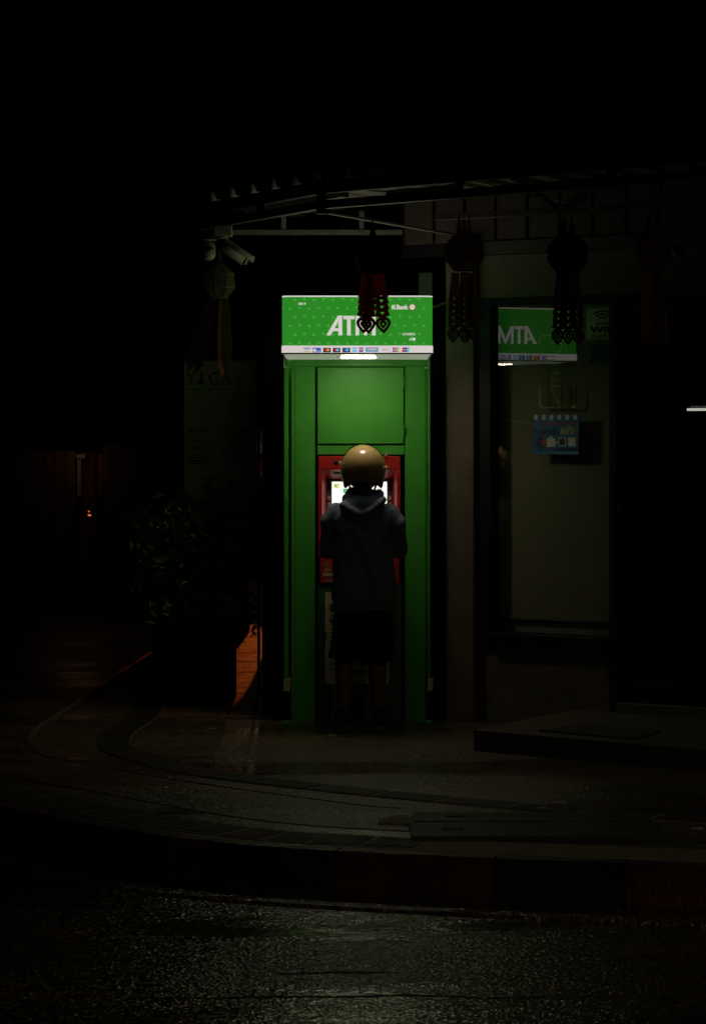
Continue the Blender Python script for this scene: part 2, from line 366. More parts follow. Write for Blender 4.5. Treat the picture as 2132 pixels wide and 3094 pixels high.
# paving slabs of the narrow passage left of the booth
slab_m = mat('passage_slab', (.17, .09, .05), .55, .35, 9, 1.0, 55, bdist=.01)
y = 15.15; i = 0
while y < 33:
    d = .62 + .25*random.random()
    for (xa, xb) in ((-1.19, -.82), (-.815, -.43)):
        o = obj('paving_slab', MB().bev((xa + .004 - .035*(y-15), y, -.02), (xb - .004 - .035*(y-15), y + d - .02, .012 + .004*random.random()), .004), slab_m, pv)
    y += d
# drain cover slabs
drain_m = mat('drain_concrete', (.05, .042, .028), .62, .3, 9, .7, 90)
def drain(x0, x1, y0, y1, label, holes):
    t = thing('drain_cover', label, 'drain cover', ((x0+x1)/2, (y0+y1)/2, 0), 'concrete drain covers by the kerb')
    xsn = [x0, holes[0]-.045, holes[0]+.045, holes[1]-.045, holes[1]+.045, x1]; yc = (y0+y1)/2; ysn = [y0, yc-.028, yc+.028, y1]
    m_ = MB()
    for a in range(5):
        for b in range(3):
            if b == 1 and a in (1, 3): continue
            m_.box((xsn[a], ysn[b], -.02), (xsn[a+1], ysn[b+1], .022))
    obj('slab', m_, drain_m, t)
    for h in holes:
        q = MB(); q.box((h-.045, yc-.028, -.02), (h+.045, yc+.028, .004)); obj('lifting_hole', q, rubber, t)
drain(.245, 1.33, 10.56, 10.95, 'front concrete drain slab beside the kerb with two lifting holes', (.43, 1.12))
drain(.27, 1.31, 10.985, 11.24, 'rear concrete drain slab farther from the kerb', (.46, 1.17))
obj('drain_channel', MB().box((.2, 10.49, -.02), (1.6, 10.55, .004)), rubber, pv)
patch = MB().prism([(.11, 11.02), (.2, 11.0), (.258, 10.97), (.268, 11.2), (.2, 11.23), (.13, 11.12)], -.02, .012); struct(obj('cement_patch', patch, concrete, pv))
lit_m = mat('pale_litter', (.5, .46, .36), .6, .2, 30)
for (px, py) in ((1676, 2429), (1699, 2431), (1002, 2226), (1640, 2448), (640, 2206), (2105, 2508)):
    p = gp(px, py); q = MB(); a = random.random()*3
    q.prism([(p.x + .022*math.cos(a+t)*(1.4 if k % 2 else .7), p.y + .022*math.sin(a+t)*(1 if k % 2 else .6)) for k, t in enumerate((0, .9, 2.1, 3.0, 4.2, 5.3))], .004, .012)
    o = obj('litter', q, lit_m); tag(o, 'small pale scrap of litter on the dark pavement', 'litter', 'scraps of litter on the pavement')

# ------------------------------------------------------------------ cash machine booth
FY = 14.2; BY = 15.02; KD = .94                       # canopy front, body front
kx0, kx1 = -.4025, .4514
KW = kx1 - kx0; ZB0, ZB1, ZT = 2.184, 2.229, 2.513
km = FY / F
kiosk = thing('cash_machine_booth', 'tall green cash machine booth with glowing sign canopy on the corner', 'cash machine', (.02, 15.1, 0))
green = mat('green_booth_paint', (.072, .40, .045), .42, .16, 5, .16, 150, spec=.4, rvar=.14)
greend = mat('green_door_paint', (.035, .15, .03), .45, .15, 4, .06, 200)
redp = mat('red_machine_paint', (.48, .022, .014), .38, .12, 6, .05, 120)
white_p = mat('white_plastic', (.72, .71, .68), .4, .06, 12, .03)
sign_green = emit('lit_green_acrylic', (.024, .235, .018), SIGN, .05)
sign_tri = emit('lit_light_green', (.075, .36, .058), SIGN)
sign_hat = emit('lit_hatch_green', (.018, .205, .014), SIGN)
sign_white = emit('lit_white_acrylic', (.66, .60, .575), SIGN, .04)
sign_top = emit('lit_canopy_lid', (.5, .48, .36), 1.25)
# body
b = MB()
b.box((kx0+.008, BY+.09, .03), (kx1-.002, 15.80, 2.19)); body = obj('cabinet', b, green, kiosk)
zP = lambda py: HC + (HY - py)*BY/F
xP = lambda px: (px - CX)*BY/F
# front skin: left and right panels, head panel, strip above the machine
def panel(nm, px0, px1, py0, py1, m_=green, y0=BY, b_=.003, lab=None, th=.018):
    return obj(nm, MB().bev((xP(px0), y0, zP(py1)), (xP(px1), y0+th, zP(py0)), b_), m_, kiosk, lab)
panel('side_panel', 880, 951.5, 1108, 2184); panel('side_panel', 1223, 1289, 1108, 2184)
panel('head_panel', 880, 1289, 1076, 1106.5)
panel('sill_panel', 958, 1221.5, 1344.5, 1374)
panel('back_plate', 940, 1234, 1107, 2184, rubber, BY+.088, th=.001)
for px in (891, 1284): obj('seam', MB().box((xP(px)-.0012, BY-.0015, zP(2180)), (xP(px)+.0012, BY+.004, zP(1108))), black_metal, kiosk)
hatch = panel('hatch', 958.5, 1219, 1111, 1341.5, green, BY-.012, .004, th=.03)
for py in (1152, 1298): obj('hinge', MB().bev((xP(1219.5), BY-.02, zP(py+13)), (xP(1223), BY, zP(py-13)), .002), green, hatch)
# wings at both sides
for sx, (a, b_) in ((-1, (xP(858), xP(871))), (1, (xP(1291), xP(1299)))):
    wg = obj('side_wing', MB().bev((a, 14.965, .19), (b_, 15.78, 2.18), .003), green, kiosk)
    obj('foot', MB().bev((a+.002, 14.97, .012), (b_-.002, 15.01, .188), .003), black_metal, wg)
    obj('foot_plate', MB().bev((a-.012, 14.94, 0), (b_+.014, 15.02, .011), .002), green, wg)
    tp = MB(); tp.plate([(a-.001, .188), (b_+.012, .188), (b_+.018, .27), (a-.003, .262)], Vector((0, 14.962, 0)), Vector((1, 0, 0)), Vector((0, 0, 1)), Vector((0, -1, 0)), 0, .002)
    obj('tape', tp, mat('yellowed_tape', (.6, .62, .25), .5, .2, 20), wg)
    hk = MB(); xx = a + .012 if sx < 0 else a - .006
    hk.tube([(xx, 14.55, 2.19), (xx, 14.55, 2.115), (xx + (.018 if sx < 0 else -.022), 14.55, 2.112)], .003, 6)
    obj('bracket', hk, mat('pale_wire', (.6, .55, .4), .35, .1, 20, metal=.6), kiosk)
# canopy light box
def canopy_ring(z, grow, r=.035, n=6):
    return [Vector((x, y, z)) for x, y in rrect(kx0-grow, FY-grow, kx1+grow, FY+KD+grow, r, n)]
cb = MB(); cb.rings([canopy_ring(ZB1, 0), canopy_ring(ZT-.008, 0)], False, True); canopy = obj('canopy', cb, sign_green, kiosk)
obj('band', MB().rings([canopy_ring(ZB0+.004, .0035), canopy_ring(ZB1-.003, .0035), canopy_ring(ZB1, .0005)], False, True), sign_white, canopy)
obj('top_trim', MB().rings([canopy_ring(ZT-.008, .001), canopy_ring(ZT-.002, .001), canopy_ring(ZT, -.004)], False, True), sign_white, canopy)
obj('lid', MB().add(canopy_ring(ZT-.003, -.003), [list(range(28))]), sign_top, canopy)
obj('lip', MB().rings([canopy_ring(ZB0+.004, .0045), canopy_ring(ZB0-.004, .0045), canopy_ring(ZB0-.004, -.008), canopy_ring(ZB0+.002, -.008)], False, False), white_p, canopy)
ub = MB(); q0 = [Vector((x, y, ZB0 - .002 - .006*(y-FY)/.66)) for x, y in rrect(kx0+.006, FY+.006, kx1-.006, BY+.02, .02)]
q1 = [p + Vector((0, 0, .012)) for p in q0]; ub.rings([q0, q1], True, False)
obj('soffit', ub, emit('lit_soffit', (.24, .27, .205), 1.0, .1), canopy)
# lamp under the canopy
ly = 14.55; zl = ZB0 - .002 - .006*(ly-FY)/.66
lx0, lx1 = (1018-CX)*ly/F, (1142-CX)*ly/F
lamp = obj('lamp', MB().bev((lx0, ly-.062, zl-.006), (lx1, ly+.062, zl-.001), .003), white_p, canopy)
lampE = emit('lit_lamp_diffuser', (1.0, .87, .62), LAMP)
obj('diffuser', MB().bev((lx0+.024, ly-.055, zl-.0105), (lx1-.014, ly+.055, zl-.0065), .0018), lampE, lamp)
# graphics: layout in metres on a face of width KW, v = z
def lu(cx): return (840 + cx*.3008 - 852)*km
def lz(cy): return HC + (HY - (880 + cy*.3008))*km
ATM = [[(605,245),(643,245),(643,443),(605,443)], [(484,443),(526,443),(605,303),(605,245),(600,245)], [(550.3,400),(605,400),(605,372),(566,372)],
       [(655,247),(768,247),(768,281),(655,281)], [(692,281),(728,281),(728,443),(692,443)],
       [(777,247),(812,247),(812,443),(777,443)], [(943,247),(978,247),(978,443),(943,443)],
       [(812,247),(877.5,388),(877.5,443),(866,443),(812,322)], [(943,247),(943,322),(889,443),(877.5,443),(877.5,388)]]
flatcols = {'navy': (.03, .04, .30), 'blue': (.02, .12, .55), 'sky': (.12, .42, .70), 'red': (.5, .025, .03), 'amber': (.62, .30, .04), 'gold': (.5, .36, .16), 'ink': (.03, .02, .03), 'teal': (.05, .38, .42), 'purple': (.22, .08, .30), 'grass': (.14, .36, .05), 'rose': (.55, .25, .25), 'steel': (.12, .2, .42)}
ce = {k: emit('lit_print_' + k, v, SIGN) for k, v in flatcols.items()}; ck = list(ce)
def logos(fr):
    O, U, V, Nn = fr
    def L(cx0, cx1, cy0=118, cy1=170): return ((900 + cx0*.2632 - 852)*km, HC + (HY - (1020 + cy1*.2632))*km, (900 + cx1*.2632 - 852)*km, HC + (HY - (1020 + cy0*.2632))*km)
    out = []
    def new(): m_ = MB(); out.append(m_); return m_
    def R_(m_, b_, c, o=.006): m_.m = ck.index(c) + 1 if c != 'white' else 0; flat(m_, rect(*b_), O, U, V, Nn, o)
    def T_(m_, s_, b_, c, o=.0075): m_.m = ck.index(c) + 1 if c != 'white' else 0; put_text(m_, s_, O, U, V, Nn, o, b_, .02)
    def Ci(m_, x, y, r, c, o=.0068): m_.m = ck.index(c) + 1 if c != 'white' else 0; flat(m_, circ(x, y, r), O, U, V, Nn, o)
    def sub(b_, a, c, d, e): return (b_[0]+(b_[2]-b_[0])*a, b_[1]+(b_[3]-b_[1])*c, b_[0]+(b_[2]-b_[0])*d, b_[1]+(b_[3]-b_[1])*e)
    m_ = new(); bx = L(60, 148); R_(m_, sub(bx, 0, .82, 1, 1), 'navy'); R_(m_, sub(bx, 0, 0, 1, .24), 'gold'); T_(m_, 'VISA', sub(bx, .14, .34, .86, .7), 'steel')
    m_ = new(); bx = L(170, 264); R_(m_, bx, 'navy'); Ci(m_, bx[0]+.011, (bx[1]+bx[3])/2-.001, .0095, 'white'); R_(m_, sub(bx, .5, .4, .96, .92), 'blue', .0064); T_(m_, 'PLUS', sub(bx, .44, .12, .95, .42), 'white')
    for (a, b_, c1, c2) in ((290, 375, 'red', 'amber'), (400, 485, 'red', 'sky'), (510, 598, 'blue', 'sky')):
        m_ = new(); bx = L(a, b_); R_(m_, bx, 'ink'); xm = (bx[0]+bx[2])/2; ym = (bx[1]+bx[3])/2+.001; Ci(m_, xm-.0048, ym, .0085, c1, .0066); Ci(m_, xm+.0056, ym, .0085, c2, .0074)
    m_ = new(); bx = L(622, 676, 114, 166); R_(m_, bx, 'sky'); R_(m_, sub(bx, .06, .4, .94, .52), 'white', .0066); R_(m_, sub(bx, .06, .6, .94, .7), 'white', .0066)
    m_ = new(); bx = L(698, 748, 114, 166); R_(m_, bx, 'purple'); R_(m_, sub(bx, .1, .45, .9, .58), 'white', .0066); R_(m_, sub(bx, .1, .72, .9, .8), 'rose', .0066)
    m_ = new(); bx = L(776, 920, 114, 166); R_(m_, bx, 'steel'); R_(m_, sub(bx, 0, 0, 1, .3), 'teal', .0064); Ci(m_, bx[0]+(bx[2]-bx[0])*.55, (bx[1]+bx[3])/2, .009, 'rose', .0066); T_(m_, 'DISCOVER', sub(bx, .12, .36, .92, .8), 'white')
    m_ = new(); bx = L(950, 1058, 112, 166); m_.m = ck.index('rose')+1
    o_ = rrect(*bx, .008, 3); i_ = rrect(bx[0]+.0012, bx[1]+.0012, bx[2]-.0012, bx[3]-.0012, .007, 3); k = len(o_)
    m_.add([O+U*p[0]+V*p[1]+Nn*.006 for p in o_+i_], [(j, (j+1) % k, k+(j+1) % k, k+j) for j in range(k)]); T_(m_, 'MEPS', sub(bx, .16, .34, .84, .64), 'steel')
    m_ = new(); bx = L(1086, 1160, 114, 166)
    for j, c in enumerate(('navy', 'red', 'grass')): R_(m_, sub(bx, j*.34, 0, j*.34+.3, 1), c); T_(m_, 'JCB'[j], sub(bx, j*.34+.06, .3, j*.34+.24, .7), 'white')
    m_ = new(); bx = L(1190, 1278, 114, 166)
    for j, c in enumerate(('red', 'navy', 'teal')):
        m_.m = ck.index(c)+1; a = bx[0]+(bx[2]-bx[0])*(j*.31); d = (bx[2]-bx[0])*.31; flat(m_, [(a, bx[1]), (a+d, bx[1]), (a+d+.003, bx[3]), (a+.003, bx[3])], O, U, V, Nn, .006)
    T_(m_, 'UnionPay', sub(bx, .2, .3, .95, .62), 'white')
    for m_ in out: obj('card_logo', m_, [sign_white] + [ce[k] for k in ck], canopy)
def face(fr, W=KW):
    O, U, V, Nn = fr; O0 = O; O = O + U*(W-KW)/2
    m_ = MB()
    for p in ATM: flat(m_, [(lu(x), lz(y)) for x, y in p], O, U, V, Nn, .003)
    obj('sign_letters', m_, sign_white, canopy)
    m_ = MB(); put_text(m_, '0814', O, U, V, Nn, .003, (lu(203), lz(138), lu(278), lz(113)), .025); obj('sign_number', m_, sign_white, canopy)
    m_ = MB(); put_text(m_, 'K', O, U, V, Nn, .003, (lu(1141), lz(183), lu(1187), lz(138)), .06); put_text(m_, 'Bank', O, U, V, Nn, .003, (lu(1188), lz(183), lu(1306), lz(136)), .035)
    m_.m = 1; flat(m_, circ(lu(1346), lz(159), .0172, 20), O, U, V, Nn, .0025); m_.m = 0; flat(m_, circ(lu(1346), lz(159), .0148, 20), O, U, V, Nn, .0032)
    m_.m = 2; flat(m_, [(lu(1346)-.0008, lz(159)-.005), (lu(1346)+.0008, lz(159)-.005), (lu(1346)+.0008, lz(159)), (lu(1346)-.0008, lz(159))], O, U, V, Nn, .0038)
    for sg in (-1, 1): flat(m_, [(lu(1346)+sg*.0009, lz(159)), (lu(1346)+sg*.005, lz(159)+.002), (lu(1346)+sg*.0045, lz(159)+.0045), (lu(1346)+sg*.0018, lz(159)+.0035)][::sg], O, U, V, Nn, .0038)
    obj('bank_logo', m_, [sign_white, ce['red'], ce['grass']], canopy)
    m_ = MB(); put_text(m_, '自动提款机', O, U, V, Nn, .003, (lu(1250), lz(444), lu(1377), lz(418)), .012); put_text(m_, 'ATM', O, U, V, Nn, .003, (lu(1312), lz(496), lu(1378), lz(466)), .03, .2)
    obj('small_lettering', m_, sign_white, canopy)
    # printed triangle pattern with fine hatch
    m_ = MB(); sp = .0278; nr = 6
    for r in range(6):
        for c in range(18):
            u = .018 + c*.0543 + (r % 2)*.0272; v = ZT - .022 - r*.0495
            for (du, up) in ((0, r % 2 == 0), (.0272, r % 2 == 1)):
                uu = u + du + .0; 
                if not (.03 < uu < KW-.03) or v-.008 < ZB1+.004 or v+.008 > ZT-.008: continue
                if (c + (1 if du else 0)) % 1 == 0 and du == 0:
                    h = .0085; flat(m_, [(uu-h, v-h*.8), (uu+h, v-h*.8), (uu, v+h*.8)] if (c+r) % 2 else [(uu-h, v+h*.8), (uu, v-h*.8), (uu+h, v+h*.8)], O, U, V, Nn, .0012)
    m_.m = 1
    for r in range(5):
        for c in range(16):
            u0 = .045 + c*.0543 + ((r+1) % 2)*.0272; v0 = ZT - .0465 - r*.0495
            if u0 > KW-.06 or v0-.02 < ZB1: continue
            for k in range(5):
                if (c+r) % 3 == 0: a = (u0-.02+.004*k, v0-.016+.0); b2 = (u0-.004+.004*k, v0+.014)
                elif (c+r) % 3 == 1: a = (u0-.018+.002*k, v0-.014+.0065*k); b2 = (u0+.018-.002*k, v0-.014+.0065*k)
                else: a = (u0+.004+.004*k-.01, v0-.016); b2 = (u0-.012+.004*k-.01, v0+.014)
                d = Vector((b2[0]-a[0], b2[1]-a[1])).normalized(); t = .0006
                flat(m_, [(a[0]-d.y*t, a[1]+d.x*t), (a[0]+d.y*t, a[1]-d.x*t), (b2[0]+d.y*t, b2[1]-d.x*t), (b2[0]-d.y*t, b2[1]+d.x*t)], O, U, V, Nn, .0008)
    stuff(obj('triangle_pattern', m_, [sign_tri, sign_hat], canopy))
    logos((O, U, V, Nn))
Zv = Vector((0, 0, 1))
face((Vector((kx0, FY, 0)), Vector((1, 0, 0)), Zv, Vector((0, -1, 0))))
face((Vector((kx1, FY, 0)), Vector((0, 1, 0)), Zv, Vector((1, 0, 0))), KD)
face((Vector((kx0, FY+KD, 0)), Vector((0, -1, 0)), Zv, Vector((-1, 0, 0))), KD)
# machine: red fascia round a recess
MX0, MX1 = xP(962), xP(1208.5)
def redbox(px0, px1, py0, py1, y0, y1, b_=.004): return MB().bev((xP(px0), y0, zP(py1)), (xP(px1), y1, zP(py0)), b_)
fas = MB(); fas.m = 0
fas.bev((MX0, BY-.02, zP(1418)), (MX1, BY+.015, zP(1378.5)), .004)
yd = BY + .075
# recess side cheeks (sloping inwards) and ceiling
for (pa, pb, pc, pd) in ((962, 973, 986, 962), (1208.5, 1198, 1186, 1208.5)):
    z0, z1 = zP(1680), zP(1418.4)
    v = [(xP(pa), BY-.02, z0), (xP(pb), BY-.02, z0), (xP(pc), yd, z0), (xP(pd), yd, z0), (xP(pa), BY-.02, z1), (xP(pb), BY-.02, z1), (xP(pc), yd, z1), (xP(pd), yd, z1)]
    fas.add(v, [(0, 3, 2, 1), (4, 5, 6, 7), (0, 1, 5, 4), (1, 2, 6, 5), (2, 3, 7, 6), (3, 0, 4, 7)])
fas.add([(xP(973), BY-.019, zP(1418.2)), (xP(1198), BY-.019, zP(1418.2)), (xP(1186), yd, zP(1447)), (xP(986), yd, zP(1447))], [(0, 1, 2, 3)])
mc = obj('fascia', fas, redp, kiosk)
obj('vent_slot', MB().add([(xP(1006), BY+.012, zP(1431)-.002), (xP(1060), BY+.012, zP(1431)-.002), (xP(1058), BY+.05, zP(1441)-.002), (xP(1008), BY+.05, zP(1441)-.002)], [(0, 1, 2, 3)]), mat('dark_mesh', (.05, .035, .02), .5, .5, 200, .3), mc)
obj('camera_hole', MB().lathe([(.0145, 0), (.0145, .003), (.011, .0035)], (xP(1015), BY-.0235, zP(1397)), 18, Matrix.Rotation(R(-90), 4, 'X')), rubber, mc)
obj('recess_back', MB().box((xP(975), yd+.001, zP(1680)), (xP(1196), yd+.012, zP(1418))), rubber, mc)
# screen and keys
sc0, sc1, st, sb = 1002, 1169, 1456, 1592
scr = obj('screen', MB().bev((xP(sc0), yd-.008, zP(sb)), (xP(sc1), yd, zP(st)), .002), emit('lit_screen', (1.0, .92, .94), 1.05), kiosk)
def sx(px): return xP(px)
m_ = MB(); fr = (Vector((0, yd-.008, 0)), Vector((1, 0, 0)), Zv, Vector((0, -1, 0)))
m_.m = 0; flat(m_, rect(sx(1007), zP(1476), sx(1028), zP(1461)), *fr, .001); m_.m = 1; put_text(m_, 'K', *fr, .002, (sx(1011), zP(1474), sx(1022), zP(1463)), .03)
m_.m = 2; flat(m_, rect(sx(1036), zP(1491), sx(1050), zP(1477)), *fr, .001); flat(m_, rect(sx(1140), zP(1491), sx(1154), zP(1477)), *fr, .001)
for k in range(4): m_.m = 3; flat(m_, rect(sx(1060), zP(1500+k*18), sx(1140), zP(1490+k*18)), *fr, .001)
obj('screen_graphics', m_, [emit('lit_screen_pale_green', (.75, .85, .45), 1), emit('lit_screen_olive', (.22, .36, .02), .8), emit('lit_screen_green', (.12, .5, .22), .9), emit('lit_screen_grey', (.7, .75, .8), 1)], scr)
keym = mat('beige_key', (.5, .44, .28), .5, .1, 30)
for px in (992.5, 1178):
    obj('key_strip', MB().bev((xP(px-8), yd-.006, zP(1592)), (xP(px+8), yd, zP(1450)), .002), mat('graphite_plastic', (.06, .06, .065), .45, .1, 30), kiosk)
    for py in (1505, 1526, 1547, 1568): obj('function_key', MB().bev((xP(px-3.5), yd-.012, zP(py+6.5)), (xP(px+4.5), yd-.0055, zP(py-6.5)), .0015), keym, kiosk)
# keypad shelf
sh = MB(); z0 = zP(1612); sh.add([(xP(982), yd, z0), (xP(1190), yd, z0), (xP(1198), BY-.03, z0-.05), (xP(973), BY-.03, z0-.05), (xP(982), yd, z0-.09), (xP(1190), yd, z0-.09), (xP(1198), BY-.03, z0-.08), (xP(973), BY-.03, z0-.08)], [(0, 3, 2, 1), (4, 5, 6, 7), (0, 1, 5, 4), (1, 2, 6, 5), (2, 3, 7, 6), (3, 0, 4, 7)])
shelf = obj('keypad_shelf', sh, mat('steel_shelf', (.3, .3, .31), .35, .1, 20, metal=.8), kiosk)
for r in range(4):
    for c in range(4):
        x = xP(1050) + c*.03; t = (r+.8)/5.5; y = yd + (BY-.03-yd)*t; z = z0 - .05*t + .002
        obj('keypad_key', MB().bev((x, y-.007, z-.004), (x+.02, y+.007, z+.006), .002), keym, shelf)
# lower red panel with small print
low = obj('lower_panel', redbox(966, 1206, 1684, 1762, BY-.016, BY+.012), redp, kiosk)
fr = (Vector((0, BY-.0165, 0)), Vector((1, 0, 0)), Zv, Vector((0, -1, 0)))
pr = mat('cream_print', (.62, .50, .33), .6, .1, 30); m_ = MB()
put_text(m_, 'K-ATM', *fr, .0012, (xP(979), zP(1701.5), xP(994), zP(1696.5)), .03)
put_text(m_, 'ถอนเงินสดและโอน', *fr, .0012, (xP(979), zP(1707), xP(1001), zP(1703)), .01); put_text(m_, 'ชำระค่าบริการได้ที่นี่', *fr, .0012, (xP(979), zP(1711.5), xP(1009), zP(1707.3)), .01)
for k, wd in enumerate((12, 31, 30, 13, 7)): flat(m_, rect(xP(979.5), zP(1716.8+k*3), xP(979.5+wd), zP(1715.2+k*3)), *fr, .0012)
flat(m_, rect(xP(975.5), zP(1740), xP(1030), zP(1730.5)), *fr, .0012); put_text(m_, 'S1DF', *fr, .0012, (xP(980), zP(1758), xP(1007), zP(1750.5)), .03)
obj('panel_print', m_, pr, low)
# door below with white notice
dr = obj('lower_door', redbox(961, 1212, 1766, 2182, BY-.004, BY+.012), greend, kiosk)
nt = obj('notice', MB().bev((xP(982), BY-.0075, zP(2066)), (xP(1174), BY-.0045, zP(1790)), .001), mat('notice_paper', (.74, .66, .47), .7, .08, 6), dr)
fr = (Vector((0, BY-.0075, 0)), Vector((1, 0, 0)), Zv, Vector((0, -1, 0))); m_ = MB()
m_.m = 0
flat(m_, rect(xP(996), zP(1848), xP(1160), zP(1826)), *fr, .001)
m_.m = 1
put_text(m_, 'ผู้ถือบัตร', *fr, .001, (xP(996), zP(1890), xP(1080), zP(1856)), .02)
for k in range(7): flat(m_, rect(xP(996), zP(1902+k*12), xP(1120+30*((k*37) % 5)/5), zP(1898+k*12)), *fr, .001)
put_text(m_, 'ATM', *fr, .001, (xP(996), zP(2010), xP(1020), zP(2003)), .02); put_text(m_, 'PIN', *fr, .001, (xP(1075), zP(2012), xP(1105), zP(2000)), .02)
m_.m = 2; flat(m_, rect(xP(996), zP(2025), xP(1016), zP(2020)), *fr, .001); m_.m = 3; flat(m_, rect(xP(1070), zP(2039), xP(1097), zP(2022)), *fr, .001); m_.m = 4; flat(m_, rect(xP(1070), zP(2038), xP(1078), zP(2028)), *fr, .0018)
obj('notice_print', m_, [mat('print_green', (.02, .1, .05)), mat('print_grey', (.08, .07, .055)), mat('print_blue', (.02, .02, .12)), mat('print_black', (.03, .03, .03)), mat('print_red', (.18, .02, .02))], nt)
obj('lock', MB().lathe([(.011, 0), (.0115, .008), (.0095, .017), (.004, .021)], (xP(982), BY-.005, zP(1911)), 16, Matrix.Rotation(R(90), 4, 'X')), mat('chrome', (.7, .62, .45), .18, .05, 30, metal=1), dr)
obj('plinth', MB().bev((kx0+.02, BY+.015, 0), (kx1-.012, 15.6, .03), .003), black_metal, kiosk)
# something pale on the fascia's top edge
mb = MB(); p = at(1165, 1371, BY-.03); mb.ell(p, (.006, .005, .008), 8); mb.ell(p+Vector((.005, 0, -.01)), (.008, .006, .006), 8); mb.ell(p+Vector((-.005, 0, -.011)), (.005, .006, .005), 8)
tag(obj('tissue_scrap', mb, lit_m), 'crumpled pale scrap resting on top of red machine front', 'litter')

# ------------------------------------------------------------------ person at the machine
PY = 14.60; PS = PY / F
def pxx(px): return (px - CX)*PS
def pz(py): return HC + (HY - py)*PS
person = thing('person', 'person in tan helmet, dark hoodie and black shorts using the cash machine', 'person', (.055, PY, 0))
cxp = pxx(1096)
skin = mat('skin', (.20, .115, .075), .55, .12, 20, .05, 200)
bd = MB()
aL, aR = pxx(1038), pxx(1142)
for ax, kx, hx in ((aL, pxx(1040), cxp-.085), (aR, pxx(1140), cxp+.085)):
    bd.cap((ax, PY+.03, .085), .036, (kx, PY+.045, .30), .054); bd.cap((kx, PY+.03, .30), .054, (kx, PY+.055, .47), .056); bd.cap((kx, PY+.055, .47), .06, (hx, PY, .86), .085)
    bd.cap((ax, PY+.02, .05), .034, (ax + (-.02 if ax < .04 else .025), PY+.17, .035), .03)
bd.ell((cxp, PY, .88), (.155, .10, .12)); bd.ell((cxp, PY-.01, 1.04), (.135, .095, .17)); bd.ell((cxp, PY-.01, 1.2), (.155, .10, .13))
shL, shR = (pxx(1004), PY, 1.265), (pxx(1188), PY, 1.262)
elL, elR = (pxx(994), PY+.06, 1.045), (pxx(1205), PY+.06, 1.045)
haL, haR = (cxp-.075, PY+.215, 1.075), (cxp+.045, PY+.225, 1.085)
bd.cap(shL, .036, shR, .036)
for s_, e_, h_ in ((shL, elL, haL), (shR, elR, haR)):
    bd.cap(s_, .038, e_, .034); bd.cap(e_, .036, h_, .025)
    h = Vector(h_); f = (h - Vector(e_)).normalized(); side = Vector((1, 0, 0)) if h.x < cxp else Vector((-1, 0, 0))
    fw = Vector((0, .8, .1)).normalized()
    bd.ell(h + fw*.045, (.038, .045, .017))
    for k, (ln, dx) in enumerate(((.06, .029), (.072, .01), (.067, -.009), (.052, -.027))):
        a = h + fw*.08 + side*dx; b2 = a + fw*ln*.5 + Vector((0, 0, .004)); c2 = b2 + (fw + Vector((0, 0, -.7))).normalized()*ln*.3; d2 = c2 + (fw*.5 + Vector((0, 0, -.9))).normalized()*ln*.25
        bd.cap(a, .0082, b2, .0078, 8); bd.cap(b2, .0078, c2, .0072, 8); bd.cap(c2, .0072, d2, .0062, 8)
    a = h + fw*.02 + side*.033; b2 = a + side*.022 + fw*.03; bd.cap(a, .0105, b2, .0092, 8); bd.cap(b2, .0092, b2 + fw*.027 + Vector((0, 0, -.006)), .0075, 8)
bd.cap((cxp, PY-.005, 1.28), .062, (cxp, PY+.02, 1.44), .053)
hc = Vector((pxx(1097), PY+.04, 1.525)); T = Matrix.Rotation(R(-14), 4, 'X')
def hd(x, y, z): return hc + T.to_3x3() @ Vector((x, y, z))
bd.ell(hc, (.075, .095, .105), 20, T.to_3x3()); bd.ell(hd(0, .03, -.07), (.055, .06, .055), 16)
bd.cap(hd(0, .09, .0), .011, hd(0, .108, -.032), .015, 8); bd.ell(hd(0, .088, -.062), (.024, .012, .006), 10); bd.ell(hd(0, .088, -.073), (.02, .011, .006), 10); bd.ell(hd(0, .08, -.1), (.02, .018, .016), 10)
for sg in (-1, 1): bd.ell(hd(sg*.077, -.005, -.015), (.009, .018, .03), 10); bd.ell(hd(sg*.03, .086, .018), (.022, .01, .007), 8)
me = fuse(bd, .0055, 4, 'body'); body_o = link('body', me, skin, person)
for sg in (-1, 1):
    e = obj('eye', MB().ell(hd(sg*.03, .083, .003), (.012, .012, .011), 12), mat('eye_white', (.7, .68, .64), .2, .05), person); obj('iris', MB().ell(hd(sg*.03, .0925, .001), (.005, .003, .005), 10), rubber, e)
hr = MB(); hr.ell(hd(0, -.03, -.05), (.068, .062, .06), 16); hr.ell(hd(0, -.045, -.1), (.05, .036, .045), 14); hr.ell((cxp+.002, PY-.03, 1.415), (.047, .03, .035), 14)
link('hair', fuse(hr, .007, 2, 'hair'), mat('black_hair', (.02, .016, .013), .55, .4, 90, .6, 160), person)
